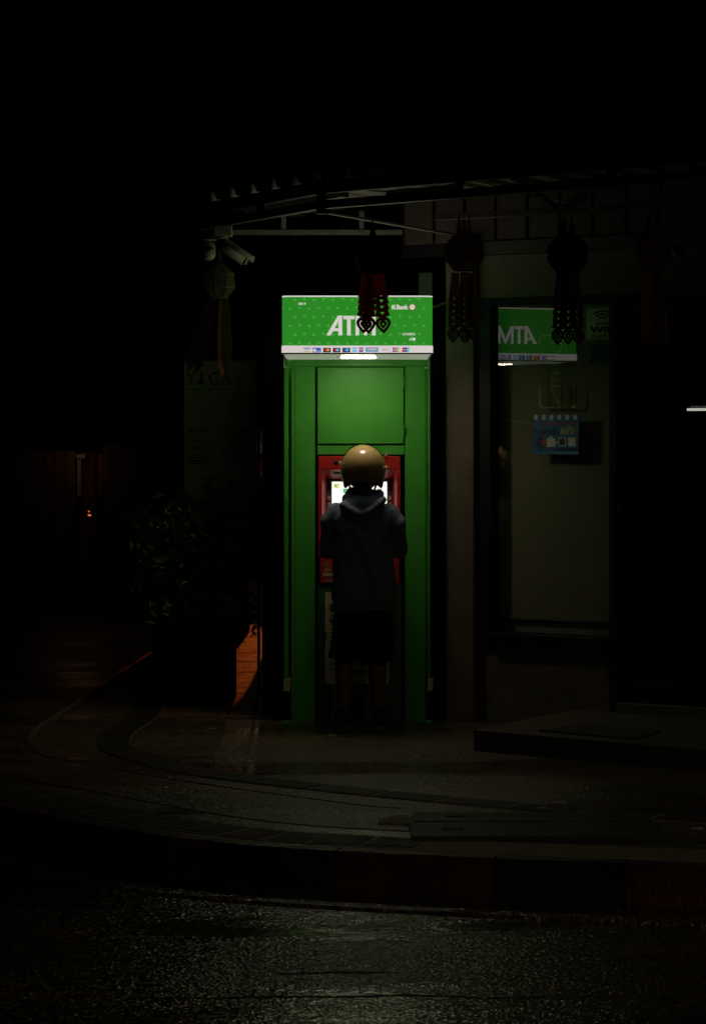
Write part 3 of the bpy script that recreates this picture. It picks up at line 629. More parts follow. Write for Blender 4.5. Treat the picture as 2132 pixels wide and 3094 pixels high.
# hoodie
hm = mat('navy_hoodie_cloth', (.22, .25, .37), .9, .2, 40, .5, 260, bdist=.002)
hb = MB(); prof = [(.735, .176, .112), (.755, .189, .128), (.80, .190, .132), (.90, .184, .13), (1.0, .174, .128), (1.1, .17, .127), (1.18, .176, .124), (1.24, .178, .112), (1.285, .15, .09), (1.32, .10, .07), (1.345, .07, .06)]
rs = []
for z, rx, ry in prof:
    dx = .004*math.sin(z*9) + (.004 if z < .8 else 0)
    rs.append([Vector((cxp + dx + rx*(abs(math.cos(t))**.85)*math.copysign(1, math.cos(t)), PY + .005 - (.02 if .75 < z < 1.2 else .01) + ry*math.sin(t), z )) for t in [2*math.pi*k/40 for k in range(40)]])
hb.rings(rs)
wL = Vector(haL) - Vector((0, .04, 0)); wR = Vector(haR) - Vector((0, .04, 0))
for s_, e_, w_, sg in ((shL, elL, wL, -1), (shR, elR, wR, 1)):
    s1 = Vector(s_); e1 = Vector(e_)
    hb.cap(s1 + Vector((-sg*.03, 0, -.005)), .066, s1 + Vector((sg*.005, .005, -.06)), .068); hb.cap(s1 + Vector((sg*.003, .005, -.05)), .066, e1 + Vector((-sg*.004, 0, .01)), .062)
    hb.cap(e1 + Vector((-sg*.004, 0, .01)), .06, e1.lerp(w_, .55), .052); hb.cap(e1.lerp(w_, .5), .053, w_, .036)
# hood bunched round the neck and hanging on the back
ringp = [Vector((cxp + .098*math.cos(t), PY + .0 + .078*math.sin(t), 1.362 + .022*math.sin(t) + .006*math.sin(3*t+1))) for t in [2*math.pi*k/28 for k in range(29)]]
hb.tube(ringp, [.026 + .005*math.sin(k*1.3) for k in range(29)], 10)
hood = [Vector((cxp + dx, PY - .075 - .055*math.cos(dx*9), 1.34 - .075*math.cos(dx*11.5)**1.4 + .012*dx/.1)) for dx in [-.125 + .25*k/14 for k in range(15)]]
hb.tube(hood, [.015 + .005*math.sin(math.pi*k/14) for k in range(15)], 10)
hb.ell((cxp, PY-.068, 1.308), (.125, .06, .062), 20)
hme = fuse(hb, .0085, 5, 'hoodie')
for v in hme.vertices:
    p = v.co; a = .010*noise.noise(Vector((p.x*9, p.y*6, p.z*5))) + .012*max(0, .35 - abs(noise.noise(Vector((p.x*7 + p.z*5, p.y*5, p.z*7 - p.x*3))))) + .006*noise.noise(Vector((p.x*24, p.y*12, p.z*13+4)))
    # diagonal drape from the right arm to the hem
    dgl = (p.x - cxp - .03) - (1.0 - p.z)*.32
    if p.y < PY and .7 < p.z < 1.15: a += .011*math.exp(-(dgl/.022)**2) - .007*math.exp(-((dgl+.045)/.03)**2)
    nrm = v.normal; v.co = p + nrm*a
hoodie = link('hoodie', hme, hm, person)
hbm = MB(); rs = []
for z, k_ in ((.698, .955), (.702, .98), (.722, .99), (.744, .985), (.75, .95)):
    rs.append([Vector((cxp + .004 + (.181*k_ + .0016*(i % 2))*math.cos(t), PY - .004 + (.116*k_ + .0016*(i % 2))*math.sin(t), z + .01*math.cos(t + .4))) for i, t in enumerate([2*math.pi*k/120 for k in range(120)])])
obj('hem_band', hbm.rings(rs), hm, hoodie)
# shorts
sb_ = MB(); rs = []
for z, rx, ry in ((.83, .165, .11), (.72, .172, .115), (.62, .176, .12), (.56, .178, .118)):
    rs.append([Vector((cxp + rx*math.cos(t), PY + ry*math.sin(t), z)) for t in [2*math.pi*k/32 for k in range(32)]])
sb_.rings(rs)
for hx, sg in ((cxp-.09, -1), (cxp+.09, 1)):
    rs = []
    for z, rx, ry, dx in ((.66, .088, .11, 0), (.55, .09, .115, .0), (.47, .097, .118, .006), (.412 if sg < 0 else .402, .102 if sg < 0 else .097, .12, .012 if sg < 0 else .004)):
        rs.append([Vector((hx + sg*dx + rx*math.cos(t), PY + .012 + ry*math.sin(t), z + .012*math.sin(t*1+sg) * (z < .45))) for t in [2*math.pi*k/28 for k in range(28)]])
    sb_.rings(rs)
sme = fuse(sb_, .009, 3, 'shorts')
for v in sme.vertices:
    p = v.co; v.co = p + v.normal*(.007*noise.noise(Vector((p.x*14, p.y*10, p.z*4))))
link('shorts', sme, mat('black_shorts_cloth', (.012, .012, .013), .9, .2, 40, .4, 240), person)
# shoes
shoe_m = mat('dark_shoe', (.035, .03, .026), .6, .2, 30, .2); sole_m = mat('pale_sole', (.2, .17, .11), .6, .2, 30, .2)
for ax, sg in ((aL, -1), (aR, 1)):
    rot = Matrix.Rotation(R(-14 if sg > 0 else 8), 4, 'Z')
    def q(x, y, z): v = rot @ Vector((x, y, 0)); return Vector((ax + v.x, PY - .02 + v.y, z))
    u = MB(); u.cap(q(0, .02, .055), .041, q(0, .1, .052), .043); u.cap(q(0, .1, .048), .043, q(.004*sg, .2, .04), .036); u.cap(q(0, .035, .06), .042, q(0, .045, .095), .044)
    sh_ = link('shoe', fuse(u, .006, 2, 'shoe'), shoe_m, person)
    rs = []
    for z, g in ((.001, 0), (.012, .004), (.024, .002)):
        rs.append([q((.042 + g)*math.cos(t)*(1.0 if math.sin(t) < 0 else 1.0), .105 + (.135 + g)*math.sin(t), z) for t in [2*math.pi*k/28 for k in range(28)]])
    obj('sole', MB().rings(rs), sole_m, sh_)
    obj('heel_trim', MB().tube([q(.047*math.cos(t), .03 - .05*math.sin(t), .05 + .02*math.sin(t)) for t in [math.pi*k/10 for k in range(11)]], .0035, 6), sole_m, sh_)
# helmet
tan = mat('tan_helmet_lacquer', (.50, .33, .14), .21, .06, 30, .03, 300, coat=.6, rvar=.03)
HCn = Vector((pxx(1097), PY+.03, pz(1417))); hr_ = (.131, .158, .142); rs = []; nv = 56
hel = MB(); grid = []
HT = Matrix.Rotation(R(-10), 3, 'X')
def hpt(t, f, k=1.0):
    p = Vector((math.sin(t)*math.cos(f)*hr_[0]*k, math.sin(t)*math.sin(f)*hr_[1]*k, math.cos(t)*hr_[2]*k))
    if p.z < 0: p.x *= 1 + .10*(-p.z/hr_[2]); 
    return p
def tmax(f):
    s_ = math.sin(f)            # +1 is the face side, -1 the nape
    if s_ > .35: return R(62 + 0*s_)
    if s_ > .05: return R(62 + (137-62)*(.35-s_)/.3)
    return R(137 - 4*max(0, -s_)**2)
for sh_k, flip in ((1.0, False), (.955, True)):
    vs = []; fs = []
    for i in range(nv):
        f = 2*math.pi*i/nv; tm = tmax(f)
        for j in range(19): vs.append(HCn + HT @ hpt(max(.015, tm*j/18), f, sh_k))
    for i in range(nv):
        for j in range(18):
            q_ = (i*19+j, i*19+j+1, ((i+1) % nv)*19+j+1, ((i+1) % nv)*19+j); fs.append(q_[::-1] if flip else q_)
    hel.add(vs, fs, True)
helm = obj('helmet', hel, tan, person)
rim = [HCn + HT @ hpt(tmax(2*math.pi*i/nv), 2*math.pi*i/nv, .98) for i in range(nv+1)]
obj('rim', MB().tube(rim, .0065, 8), rubber, helm)
ln = MB(); ln.ell(HCn + HT @ Vector((0, -.02, -.03)), (.108, .12, .095), 18); obj('lining', ln, mat('black_lining', (.015, .014, .013), .9, .2, 40), helm)
for sg, pz_ in ((-1, 1400), (1, 1413)):
    obj('visor_button', MB().lathe([(.0, 0), (.011, .001), (.013, .005), (.013, .011)], (HCn.x + sg*.141, HCn.y - .035, pz(pz_)), 14, Matrix.Rotation(R(-90*sg), 4, 'Y')), mat('cream_plastic', (.85, .78, .6), .4, .05), helm)
vz = MB(); vs = []; fs = []
for i in range(23):
    f = R(8 + 164*i/22)
    for j in range(9): vs.append(HCn + HT @ hpt(R(8 + 46*j/8), f, 1.075))
for i in range(22):
    for j in range(8): fs.append((i*9+j, i*9+j+1, (i+1)*9+j+1, (i+1)*9+j))
vz.add(vs, fs, True)
vis = obj('visor', vz, glassmat('tinted_visor', 1.5, (.35, .35, .34), .05), helm)
for sg, x_ in ((-1, -.085), (1, .078)):
    obj('chin_strap', MB().tube([HCn + HT @ Vector((x_, .0, -.085)), (HCn.x + x_*.86, HCn.y+.02, 1.40), (HCn.x + x_*.5, HCn.y+.06, 1.385), (HCn.x, HCn.y+.085, 1.395)], .007, 6), rubber, helm)
    obj('ear_flap', MB().ell(HCn + HT @ Vector((sg*.103, -.01, -.088)), (.014, .035, .028), 12), rubber, helm)

# ------------------------------------------------------------------ shop building on the right
WD = Vector((.8406, -.5416, 0)); WN = Vector((-.5416, -.8406, 0)); W0 = Vector((.8484, 15.0, 0))
def wu(px, out=0.0):
    k = (px - CX)/F; o = W0 + WN*out
    return (k*o.y - o.x)/(WD.x - k*WD.y)
WM = Matrix(((WD.x, -WN.x, 0, W0.x), (WD.y, -WN.y, 0, W0.y), (0, 0, 1, 0), (0, 0, 0, 1)))   # local x=u, y=inwards, z=up
def wb(u0, u1, i0, i1, z0, z1, b_=.003): return MB().bev((u0, i0, z0), (u1, i1, z1), b_, WM)
shop = thing('shop_building', 'dark shop front with concrete pillar and window right of the booth', 'shop', W0 + WD*.6)
uc0, uc1 = wu(1345, .09), wu(1430, .09)
obj('pillar', wb(uc0, uc1, -.09, .25, 0, 2.9, .006), mat('weathered_plaster', (.115, .095, .06), .8, .35, 6, .5, 30, dirt=(.07, .055, .035)), shop)
obj('lintel', wb(uc1+.002, 3.4, -.03, .2, 2.536, 2.80, .004), mat('pale_plaster', (.13, .11, .07), .8, .3, 5, .4, 30, dirt=(.085, .075, .045)), shop)
uw0, uw1 = 0.0, wu(1838, .05)
obj('lower_wall', wb(uc1+.002, wu(1846), -.002, .2, 0, .50, .004), mat('brown_render', (.10, .085, .065), .85, .35, 6, .4, 40), shop)
win = obj('window_frame', wb(uc1+.002, uw0, -.05, .12, .50, 2.534, .003), black_metal, shop)
obj('head_rail', wb(uw0+.001, uw1-.001, -.05, .12, 2.497, 2.534, .003), black_metal, win)
obj('sill', wb(uw0+.001, uw1-.001, -.06, .12, .48, .538, .003), black_metal, win)
obj('mullion', wb(uw1, uw1+.045, -.05, .12, .12, 2.534, .003), black_metal, win)
glass = glassmat('window_glass', 2.0)
obj('pane', MB().box((uw0+.002, .0, .54), (uw1-.002, .006, 2.496), WM), glass, win)
cur = MB(); k = 60; rs = []
for i in range(k+1):
    u = uw0 - .02 + (uw1 - uw0 + .04)*i/k; y_ = .082 + .001*math.sin(i*.5)
    rs.append([WM @ Vector((u, y_, z)) for z in (.63, 1.0, 1.5, 2.0, 2.5)])
cur.rings(rs, False, True, False)
obj('blind', cur, mat('grey_green_blind', (.185, .19, .11), .85, .12, 3, .1, 80), win)
obj('blind_hem', wb(uw0+.0, uw1, .076, .09, .612, .632, .003), mat('blind_bar', (.12, .12, .09), .6), win)
obj('inner_ledge', wb(uw0, uw1, .10, .5, .50, .60), mat('grey_ledge', (.2, .21, .17), .7), win)
# siding boards above the lintel
sid = mat('brown_siding', (.06, .04, .032), .7, .35, 6, .4, 40)
u = .013 - .215*3
for i in range(17):
    dz = .004*random.random(); obj('siding_board', wb(u+.008, u+.207, -.012-dz, .012, 2.888, 3.36, .004), sid, shop); u += .2165
obj('siding_backing', wb(-.66, 3.3, .013, .03, 2.81, 3.36), black_metal, shop)
obj('fascia_board', wb(uc1+.004, 3.4, -.03, .012, 2.803, 2.884, .004), sid, shop)
obj('rear_wall', wb(-.36, 3.4, 3.0, 3.1, 0, 3.3), wall_dark, shop)
obj('far_side_wall', wb(3.3, 3.4, .03, 3.0, 0, 3.3), wall_dark, shop)
obj('side_wall', wb(-.36, -.25, .26, 3.0, 0, 3.3), wall_dark, shop)
obj('shop_floor', wb(-.25, 3.3, .13, 3.0, 0, .1), wall_dark, shop)
# door
ud0 = wu(1860); ud1 = ud0 + .98
door = obj('door', wb(ud0, ud0+.07, -.01, .04, .17, 2.5), black_metal, shop)
obj('door_rail', wb(ud0+.07, ud1-.07, -.01, .04, .17, .29), black_metal, door); obj('door_rail', wb(ud0+.07, ud1-.07, -.01, .04, 2.42, 2.5), black_metal, door)
obj('door_stile', wb(ud1-.07, ud1, -.01, .04, .17, 2.5), black_metal, door)
obj('door_glass', MB().box((ud0+.071, .012, .291), (ud1-.071, .018, 2.419), WM), glassmat('door_glass', 1.4, (.75, .75, .75)), door)
obj('door_handle', MB().tube([WM @ Vector((ud0+.04, -.012, 1.0)), WM @ Vector((ud0+.04, -.05, 1.02)), WM @ Vector((ud0+.04, -.05, 1.3)), WM @ Vector((ud0+.04, -.012, 1.32))], .009, 8), black_metal, door)
obj('threshold', wb(uw1+.05, 2.4, -.06, .12, .11, .168), mat('threshold_stone', (.1, .085, .065), .6, .2, 10, .2), shop)
obj('wall_panel', wb(ud1+.005, 3.4, -.01, .12, .11, 2.534), wall_dark, shop)
# step in front of the door
a = Vector((.657, 13.63)); dd = Vector((.80, -.60)); 
pD = WM @ Vector((.55, -.004, 0)); pC = WM @ Vector((3.4, -.004, 0)); bB = a + dd*3.4
st_ = MB(); st_.prism([(a.x, a.y), (bB.x, bB.y), (pC.x, pC.y), (pD.x, pD.y)], 0, .11)
tag(obj('door_step', st_, mat('step_concrete', (.075, .06, .036), .75, .35, 6, .5, 60)), 'low concrete step in front of the shop door', 'step')
zz = .11; m_ = [gp(1625, 2210, zz), gp(1920, 2237, zz), gp(1992, 2214, zz), gp(1762, 2194, zz)]
tag(obj('door_mat', MB().prism([(p.x, p.y) for p in m_], .11, .12), mat('mat_fibre', (.035, .03, .02), .95, .3, 60, .8, 200)), 'dark mat lying on the concrete door step', 'mat')
# fluorescent tube inside the shop
tl = thing('tube_lamp', 'white fluorescent tube lamp glowing inside the dark shop', 'lamp', at(2110, 1236, 15.6))
p0 = at(2075, 1237.5, 15.4); p1 = p0 + Vector((.80, -.52, 0)) * .8
obj('tube', MB().tube([p0, p0.lerp(p1, .5), p1], .0085, 10), emit('lit_tube', (.62, .66, .55), 1.25), tl)
obj('housing', MB().tube([p0 + Vector((.02, .0, .022)), p1 + Vector((.0, .0, .022))], .008, 6), mat('tube_housing', (.3, .28, .27), .5), tl)
# things on the window
GI = Matrix.Identity(3)
def wfr(u, inn, z): return (WM @ Vector((u, inn, z)), WD.copy(), Zv, WN.copy())
def wz(px, py, out=0): 
    u_ = wu(px, out); p = W0 + WN*out + WD*u_; return u_, HC + (HY-py)*p.y/F
u0, z1 = wz(1611, 1254); u1, z0 = wz(1750, 1372)
O, U, V, N_ = wfr(0, -.003, 0)
po = MB(); po.m = 0; W_ = u1-u0; H_ = z1-z0; B = lambda a, b_, c, d: (u0+W_*a, z0+H_*b_, u0+W_*c, z0+H_*d)
po.plate([(u0-.006, z0), (u1-.008, z0-.006), (u1+.002, z1), (u0, z1+.004)], O, U, V, N_, 0, .003)
po.m = 1
for k in range(6): flat(po, rrect(u0+W_*(.02+k*.17), z0+H_*.88, u0+W_*(.10+k*.17), z0+H_*1.0, .006, 3), O, U, V, N_, .0035)
flat(po, circ(u0+W_*.38, z0+H_*.32, .021, 16), O, U, V, N_, .0035); flat(po, rrect(*B(.76, .2, .92, .42), .006), O, U, V, N_, .0035); flat(po, rect(*B(.30, .18, .48, .40)), O, U, V, N_, .0038)
flat(po, circ(u0+W_*.39, z0+H_*.42, .009), O, U, V, N_, .0042); flat(po, circ(u0+W_*.50, z0+H_*.29, .008), O, U, V, N_, .0042)
flat(po, rrect(*B(.55, .2, .71, .42), .006), O, U, V, N_, .0035)
po.m = 2
flat(po, rrect(*B(.57, .22, .69, .40), .005), O, U, V, N_, .004)
put_text(po, 'คนละครึ่ง', O, U, V, N_, .004, B(.03, .50, .56, .68), .03)
flat(po, rect(*B(.09, .16, .23, .42)), O, U, V, N_, .0042); flat(po, circ(u0+W_*.16, z0+H_*.46, .009), O, U, V, N_, .0046); flat(po, circ(u0+W_*.08, z0+H_*.28, .008), O, U, V, N_, .0046); flat(po, circ(u0+W_*.16, z0+H_*.11, .008), O, U, V, N_, .0046)
flat(po, rect(*B(.46, .08, .96, .15)), O, U, V, N_, .004)
po.m = 3; hx, hz = u0+W_*.235, z0+H_*.29
flat(po, [(hx + .019*(16*math.sin(t)**3)/16, hz + .019*(13*math.cos(t)-5*math.cos(2*t)-2*math.cos(3*t)-math.cos(4*t))/16) for t in [2*math.pi*k/20 for k in range(20)]][::-1], O, U, V, N_, .0052)
put_text(po, 'ร้านนี้เข้าร่วมโครงการ', O, U, V, N_, .004, B(.10, .74, .90, .84), .015)
po.m = 4; put_text(po, 'พลัส', O, U, V, N_, .0045, B(.60, .50, .92, .72), .03, .2)
po.m = 5; flat(po, [(u0+W_*.02, z0+H_*.02), (u0+W_*.98, z0+H_*.0), (u0+W_*.98, z0+H_*.07), (u0+W_*.6, z0+H_*.05)], O, U, V, N_, .0036)
flat(po, [(u0+W_*.6, z0+H_*.47), (u0+W_*.9, z0+H_*.55), (u0+W_*1.0, z0+H_*.75), (u0+W_*.97, z0+H_*.58)], O, U, V, N_, .0036)
tag(obj('poster', po, [mat('poster_blue', (.02, .14, .29), .5, .15, 12), mat('poster_white', (.62, .66, .6), .5, .05), mat('poster_navy', (.015, .02, .07), .5, .05), mat('poster_red', (.5, .05, .03), .5, .05), mat('poster_yellow', (.5, .47, .12), .5, .05), mat('poster_sky', (.10, .34, .48), .5, .05)]), 'blue square poster with heart and puzzle pieces stuck on the shop window', 'poster')
ca = MB(); pa = [wz(px, py) for px, py in ((1525, 1262), (1545, 1272), (1562, 1275), (1580, 1278), (1600, 1281), (1612, 1282))]
tag(obj('string', ca.tube([WM @ Vector((u_, .02, z_)) for u_, z_ in pa], .0012, 5), mat('pale_string', (.5, .47, .35), .6)), 'thin pale string hanging behind the window beside the blue poster', 'string')
# wifi sign
u0, z1 = wz(1766, 926, -.05); u1, z0 = wz(1845+28, 1028, -.05); O, U, V, N_ = wfr(0, .05, 0); W_ = u1-u0; H_ = z1-z0
wf = MB(); wf.m = 0; wf.plate(rrect(u0, z0, u1, z1, .016), O, U, V, N_, 0, .003); wf.m = 1
wf.m = 0; 
o_ = rrect(u0+.004, z0+.004, u1-.004, z1-.004, .014); i_ = rrect(u0+.010, z0+.010, u1-.010, z1-.010, .010); k = len(o_); wf.m = 1
wf.add([O+U*p[0]+V*p[1]+N_*.0035 for p in o_+i_], [(j, (j+1) % k, k+(j+1) % k, k+j) for j in range(k)])
cx_, cz_ = u0+W_*.50, z0+H_*.50
for r_ in (.032, .054, .076):
    P_ = [(cx_ + r_*math.sin(R(t)), cz_ + (r_*math.cos(R(t)))*.9) for t in range(-44, 45, 8)]; Q_ = [(cx_ + (r_+.011)*math.sin(R(t)), cz_ + ((r_+.011)*math.cos(R(t)))*.9) for t in range(-44, 45, 8)]
    wf.add([O+U*p[0]+V*p[1]+N_*.0035 for p in P_+Q_], [(j, j+1, len(P_)+j+1, len(P_)+j) for j in range(len(P_)-1)])
put_text(wf, 'FREE', O, U, V, N_, .0035, (u0+W_*.30, z0+H_*.45, u0+W_*.68, z0+H_*.53), .03)
put_text(wf, 'WiFi', O, U, V, N_, .0035, (u0+W_*.14, z0+H_*.22, u0+W_*.86, z0+H_*.42), .05)
put_text(wf, 'INSIDE', O, U, V, N_, .0035, (u0+W_*.20, z0+H_*.08, u0+W_*.82, z0+H_*.175), .03)
tag(obj('wifi_sign', wf, [mat('wifi_cream', (.75, .70, .46), .6, .1), mat('wifi_black', (.01, .01, .01), .6)]), 'cream free wifi sign behind the upper right of the shop window', 'sign')
u0, z1 = wz(1783, 1044, -.03); u1, z0 = wz(1840, 1098, -.03)
bs_ = MB(); bs_.m = 0; O, U, V, N_ = wfr(0, .03, 0); bs_.plate(rect(u0, z0, u1, z1), O, U, V, N_, 0, .002); bs_.m = 1
for k in range(3): flat(bs_, rect(u0+.03, z0+.03+k*.02, u1-.03, z0+.036+k*.02), O, U, V, N_, .0026)
tag(obj('blue_sticker', bs_, [mat('sticker_teal', (.01, .055, .07), .6, .1), mat('sticker_pale', (.04, .1, .1), .6)]), 'dark teal square sticker below the free wifi sign', 'sticker')
# open sign (unlit neon)
os_ = thing('open_sign', 'unlit vertical neon open sign hanging behind the shop window', 'neon sign', WM @ Vector((.4, .035, 1.9)))
neon = mat('unlit_neon_tube', (.6, .62, .22), .3, .1, 20); plate_m = glassmat('clear_acrylic', 1.15, (.97, .99, .96))
def wp(px, py, inn=.035):
    u_ = wu(px, -inn); p = W0 + WD*u_ - WN*inn; return WM @ Vector((u_, inn, HC + (HY-py)*p.y/F))
u0, z1 = wz(1630, 1014, -.035); u1, z0 = wz(1738, 1231, -.035)
fr_ = rrect(u0, z0, u1, z1, .022, 4)
obj('outline_tube', MB().tube([WM @ Vector((p[0], .035, p[1])) for p in fr_ + fr_[:1]], .0055, 8), neon, os_)
obj('acrylic_back', MB().plate(rrect(u0+.004, z0+.004, u1-.004, z1-.004, .02), *wfr(0, .05, 0), 0, .003), plate_m, os_)
cxn = 1680
lets = {'O': [(cxn + 17*math.sin(t), 1045 + 19*math.cos(t)) for t in [2*math.pi*k/20 for k in range(21)]],
        'P': [(1662, 1115), (1662, 1078), (1690, 1078), (1699, 1088), (1690, 1099), (1664, 1099)],
        'E': [(1697, 1126), (1664, 1126), (1664, 1146), (1690, 1146), (1664, 1146), (1664, 1167), (1697, 1167)],
        'N': [(1662, 1226), (1662, 1172), (1692, 1226), (1692, 1172)]}
for ch, pts in lets.items(): obj('neon_letter', MB().tube([wp(*p) for p in pts], .005, 8), neon, os_)

# meter box and conduit behind the booth
tag(obj('meter_box', MB().bev((.415, 15.72, 2.60), (.50, 15.84, 2.745), .004), mat('grey_box', (.22, .215, .22), .6, .2, 9)), 'small grey box seen behind top right corner of the booth', 'box')
c0 = Vector((.455, 15.1, 2.49)); 
tag(obj('conduit', MB().tube([c0, (.50, 15.14, 2.50), (.56, 15.17, 2.525), (.60, 15.2, 2.54)], .008, 8), mat('pale_conduit', (.35, .33, .25), .5)), 'pale cable conduit between the booth canopy and the pillar', 'conduit')
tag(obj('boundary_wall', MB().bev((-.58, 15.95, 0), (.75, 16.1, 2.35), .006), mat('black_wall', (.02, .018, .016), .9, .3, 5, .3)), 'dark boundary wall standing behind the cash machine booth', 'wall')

# ------------------------------------------------------------------ awning roof
Ec = Vector((-.172, 13.57, 0)); dR = Vector((.76, -.65, 0)).normalized(); dL = Vector((-.47, .88, 0)).normalized()
nR = Vector((.65, .76, 0)).normalized(); nL = Vector((.88, .47, 0)).normalized()     # inwards
roof = thing('awning_roof', 'corrugated roof on dark steel frame over the corner pavement', 'roof', (.2, 14.5, 0))
def beam(nm, a, b_, wd, z0, z1, m_=black_metal):
    a = Vector((a[0], a[1], 0)); b_ = Vector((b_[0], b_[1], 0)); d = (b_-a).normalized(); nn = Vector((-d.y, d.x, 0)); h = wd/2
    m2 = Matrix(((d.x, nn.x, 0, a.x), (d.y, nn.y, 0, a.y), (0, 0, 1, 0), (0, 0, 0, 1)))
    return obj(nm, MB().bev((0, -h, z0), ((b_-a).length, h, z1), .003, m2), m_, roof)
eR = Ec + dR*4.2; eL = Ec + dL*1.55
beam('chord', Ec + dR*.03, eR, .05, 2.947, 2.992, rust_metal); beam('chord', Ec + dL*.03, eL, .05, 2.947, 2.992, rust_metal)
beam('chord', Ec + dR*.03, eR, .05, 3.03, 3.10, black_metal); beam('chord', Ec + dL*.03, eL, .05, 3.03, 3.10, black_metal)
obj('corner_post', MB().bev((Ec.x-.026, Ec.y-.026, 2.92), (Ec.x+.026, Ec.y+.026, 3.11), .003), black_metal, roof)
for t in (.95, 1.9, 2.85, 3.8):
    p = Ec + dR*t; obj('strut', MB().bev((p.x-.022, p.y-.022, 2.993), (p.x+.022, p.y+.022, 3.029), .003), black_metal, roof)
for t in (.75, 1.4):
    p = Ec + dL*t; obj('strut', MB().bev((p.x-.022, p.y-.022, 2.993), (p.x+.022, p.y+.022, 3.029), .003), black_metal, roof)
beam('tie_beam', Ec + Vector((.03, .05, 0)), (.60, 15.08), .02, 2.925, 2.94, grey_metal)
beam('rear_beam', (-.80, 15.62), (.50, 15.62), .05, 2.972, 3.004, grey_metal)
for px in (857, 1092): 
    x = (px-CX)*15.62/F; obj('rear_strut', MB().bev((x-.016, 15.6, 3.006), (x+.016, 15.64, 3.12), .003), grey_metal, roof)
i0 = Ec + nL*.28 + dL*.25; beam('purlin', i0, i0 + dL*1.25, .05, 3.045, 3.08, grey_metal)
i0 = Ec + nR*.45 + dR*.1; beam('purlin', i0, i0 + dR*.5, .05, 3.04, 3.075, grey_metal)
beam('front_purlin', WM @ Vector((-.2, -.35, 0)), WM @ Vector((3.2, -.35, 0)), .04, 2.99, 3.03, rust_metal)
beam('rafter', Ec + dR*1.3, WM @ Vector((.45, -.02, 0)), .03, 3.02, 3.06, rust_metal)
beam('rafter', Ec + dR*2.6, WM @ Vector((1.5, -.02, 0)), .03, 3.02, 3.06, rust_metal)
sheet_m = mat('grey_roof_sheet', (.30, .29, .25), .6, .3, 8, .2, 40)
rfm = mat('roof_sheet_grey', (.15, .145, .115), .55, .3, 8, .2, 40)
RA = Vector((.35, .94, 0)).normalized(); RP = Vector((RA.y, -RA.x, 0))     # ridges run along RA
def sheet():
    m2 = MB(); rows = 6; vs = []; q = -1.22; k = 0
    while q < 4.0:
        e = Ec + (dR*(q/RP.dot(dR)) if q > 0 else dL*(q/RP.dot(dL)))
        wv = max(0, math.sin(2*math.pi*(q+.07)/.2))**1.2
        for j in range(rows+1):
            p = e - RA*.05 + RA*(1.6*j/rows); vs.append(Vector((p.x, p.y, 3.104 + .03*1.6*j/rows + .062*wv)))
        q += .0125; k += 1
    n1 = rows+1; nv_ = len(vs)
    fs = [(i*n1+j, (i+1)*n1+j, (i+1)*n1+j+1, i*n1+j+1) for i in range(k-1) for j in range(rows)]
    vs += [v + Vector((0, 0, .006)) for v in vs]
    m2.add(vs, fs + [tuple(a+nv_ for a in f[::-1]) for f in fs] + [(i*n1, nv_+i*n1, nv_+(i+1)*n1, (i+1)*n1) for i in range(k-1)], True); return m2
obj('corrugated_sheet', sheet(), rfm, roof)
# thin hanging cables
cab = mat('cable_sheath', (.62, .50, .38), .4, .1, 20); cabd = mat('dark_cable', (.03, .028, .025), .5)
def cable(nm, pts, r, label, m_=cab, group=None): return tag(obj(nm, MB().tube(crom(pts, 5), r, 6), m_), label, 'cable', group)
cable('cable', [at(1380, 539, 13.2), at(1440, 547, 13.2), at(1540, 571, 13.2), at(1605, 591, 13.2), at(1690, 606, 13.1), at(1770, 626, 13.0), at(1835, 632, 12.9)], .0045, 'pale cable drooping across the brown boards above the shop window')
cable('cable', [at(860, 628, 14.6), at(905, 603, 14.6), at(930, 598, 14.6), at(968, 612, 14.5)], .002, 'short pale cable looped under the roof left of corner post')
cable('cable', [at(1000, 628, 13.9), at(1060, 640, 13.9), at(1120, 625, 13.9), at(1215, 614, 13.9)], .002, 'thin slack cable under the roof above middle red lantern', cabd)
cable('cable', [at(1000, 556, 13.7), at(1120, 576, 13.7), at(1240, 574, 13.7), at(1400, 552, 13.7)], .004, 'dark sagging cable just below the corrugated roof edge', cabd)
for k, (pts, lab) in enumerate((([at(90, 940, 22), at(300, 905, 21), at(480, 860, 20), at(600, 800, 19)], 'dark overhead cable, lowest of those left of the roof'), ([at(180, 470, 24), at(330, 465, 23), at(480, 440, 22), at(620, 400, 21)], 'dark overhead cable, highest of those left of the roof'), ([at(180, 495, 24), at(300, 520, 23), at(430, 520, 22), at(600, 480, 20)], 'dark overhead cable sagging in the middle left of roof'))):
    cable('overhead_cable', pts, .006, lab, cabd, 'overhead cables left of the roof')

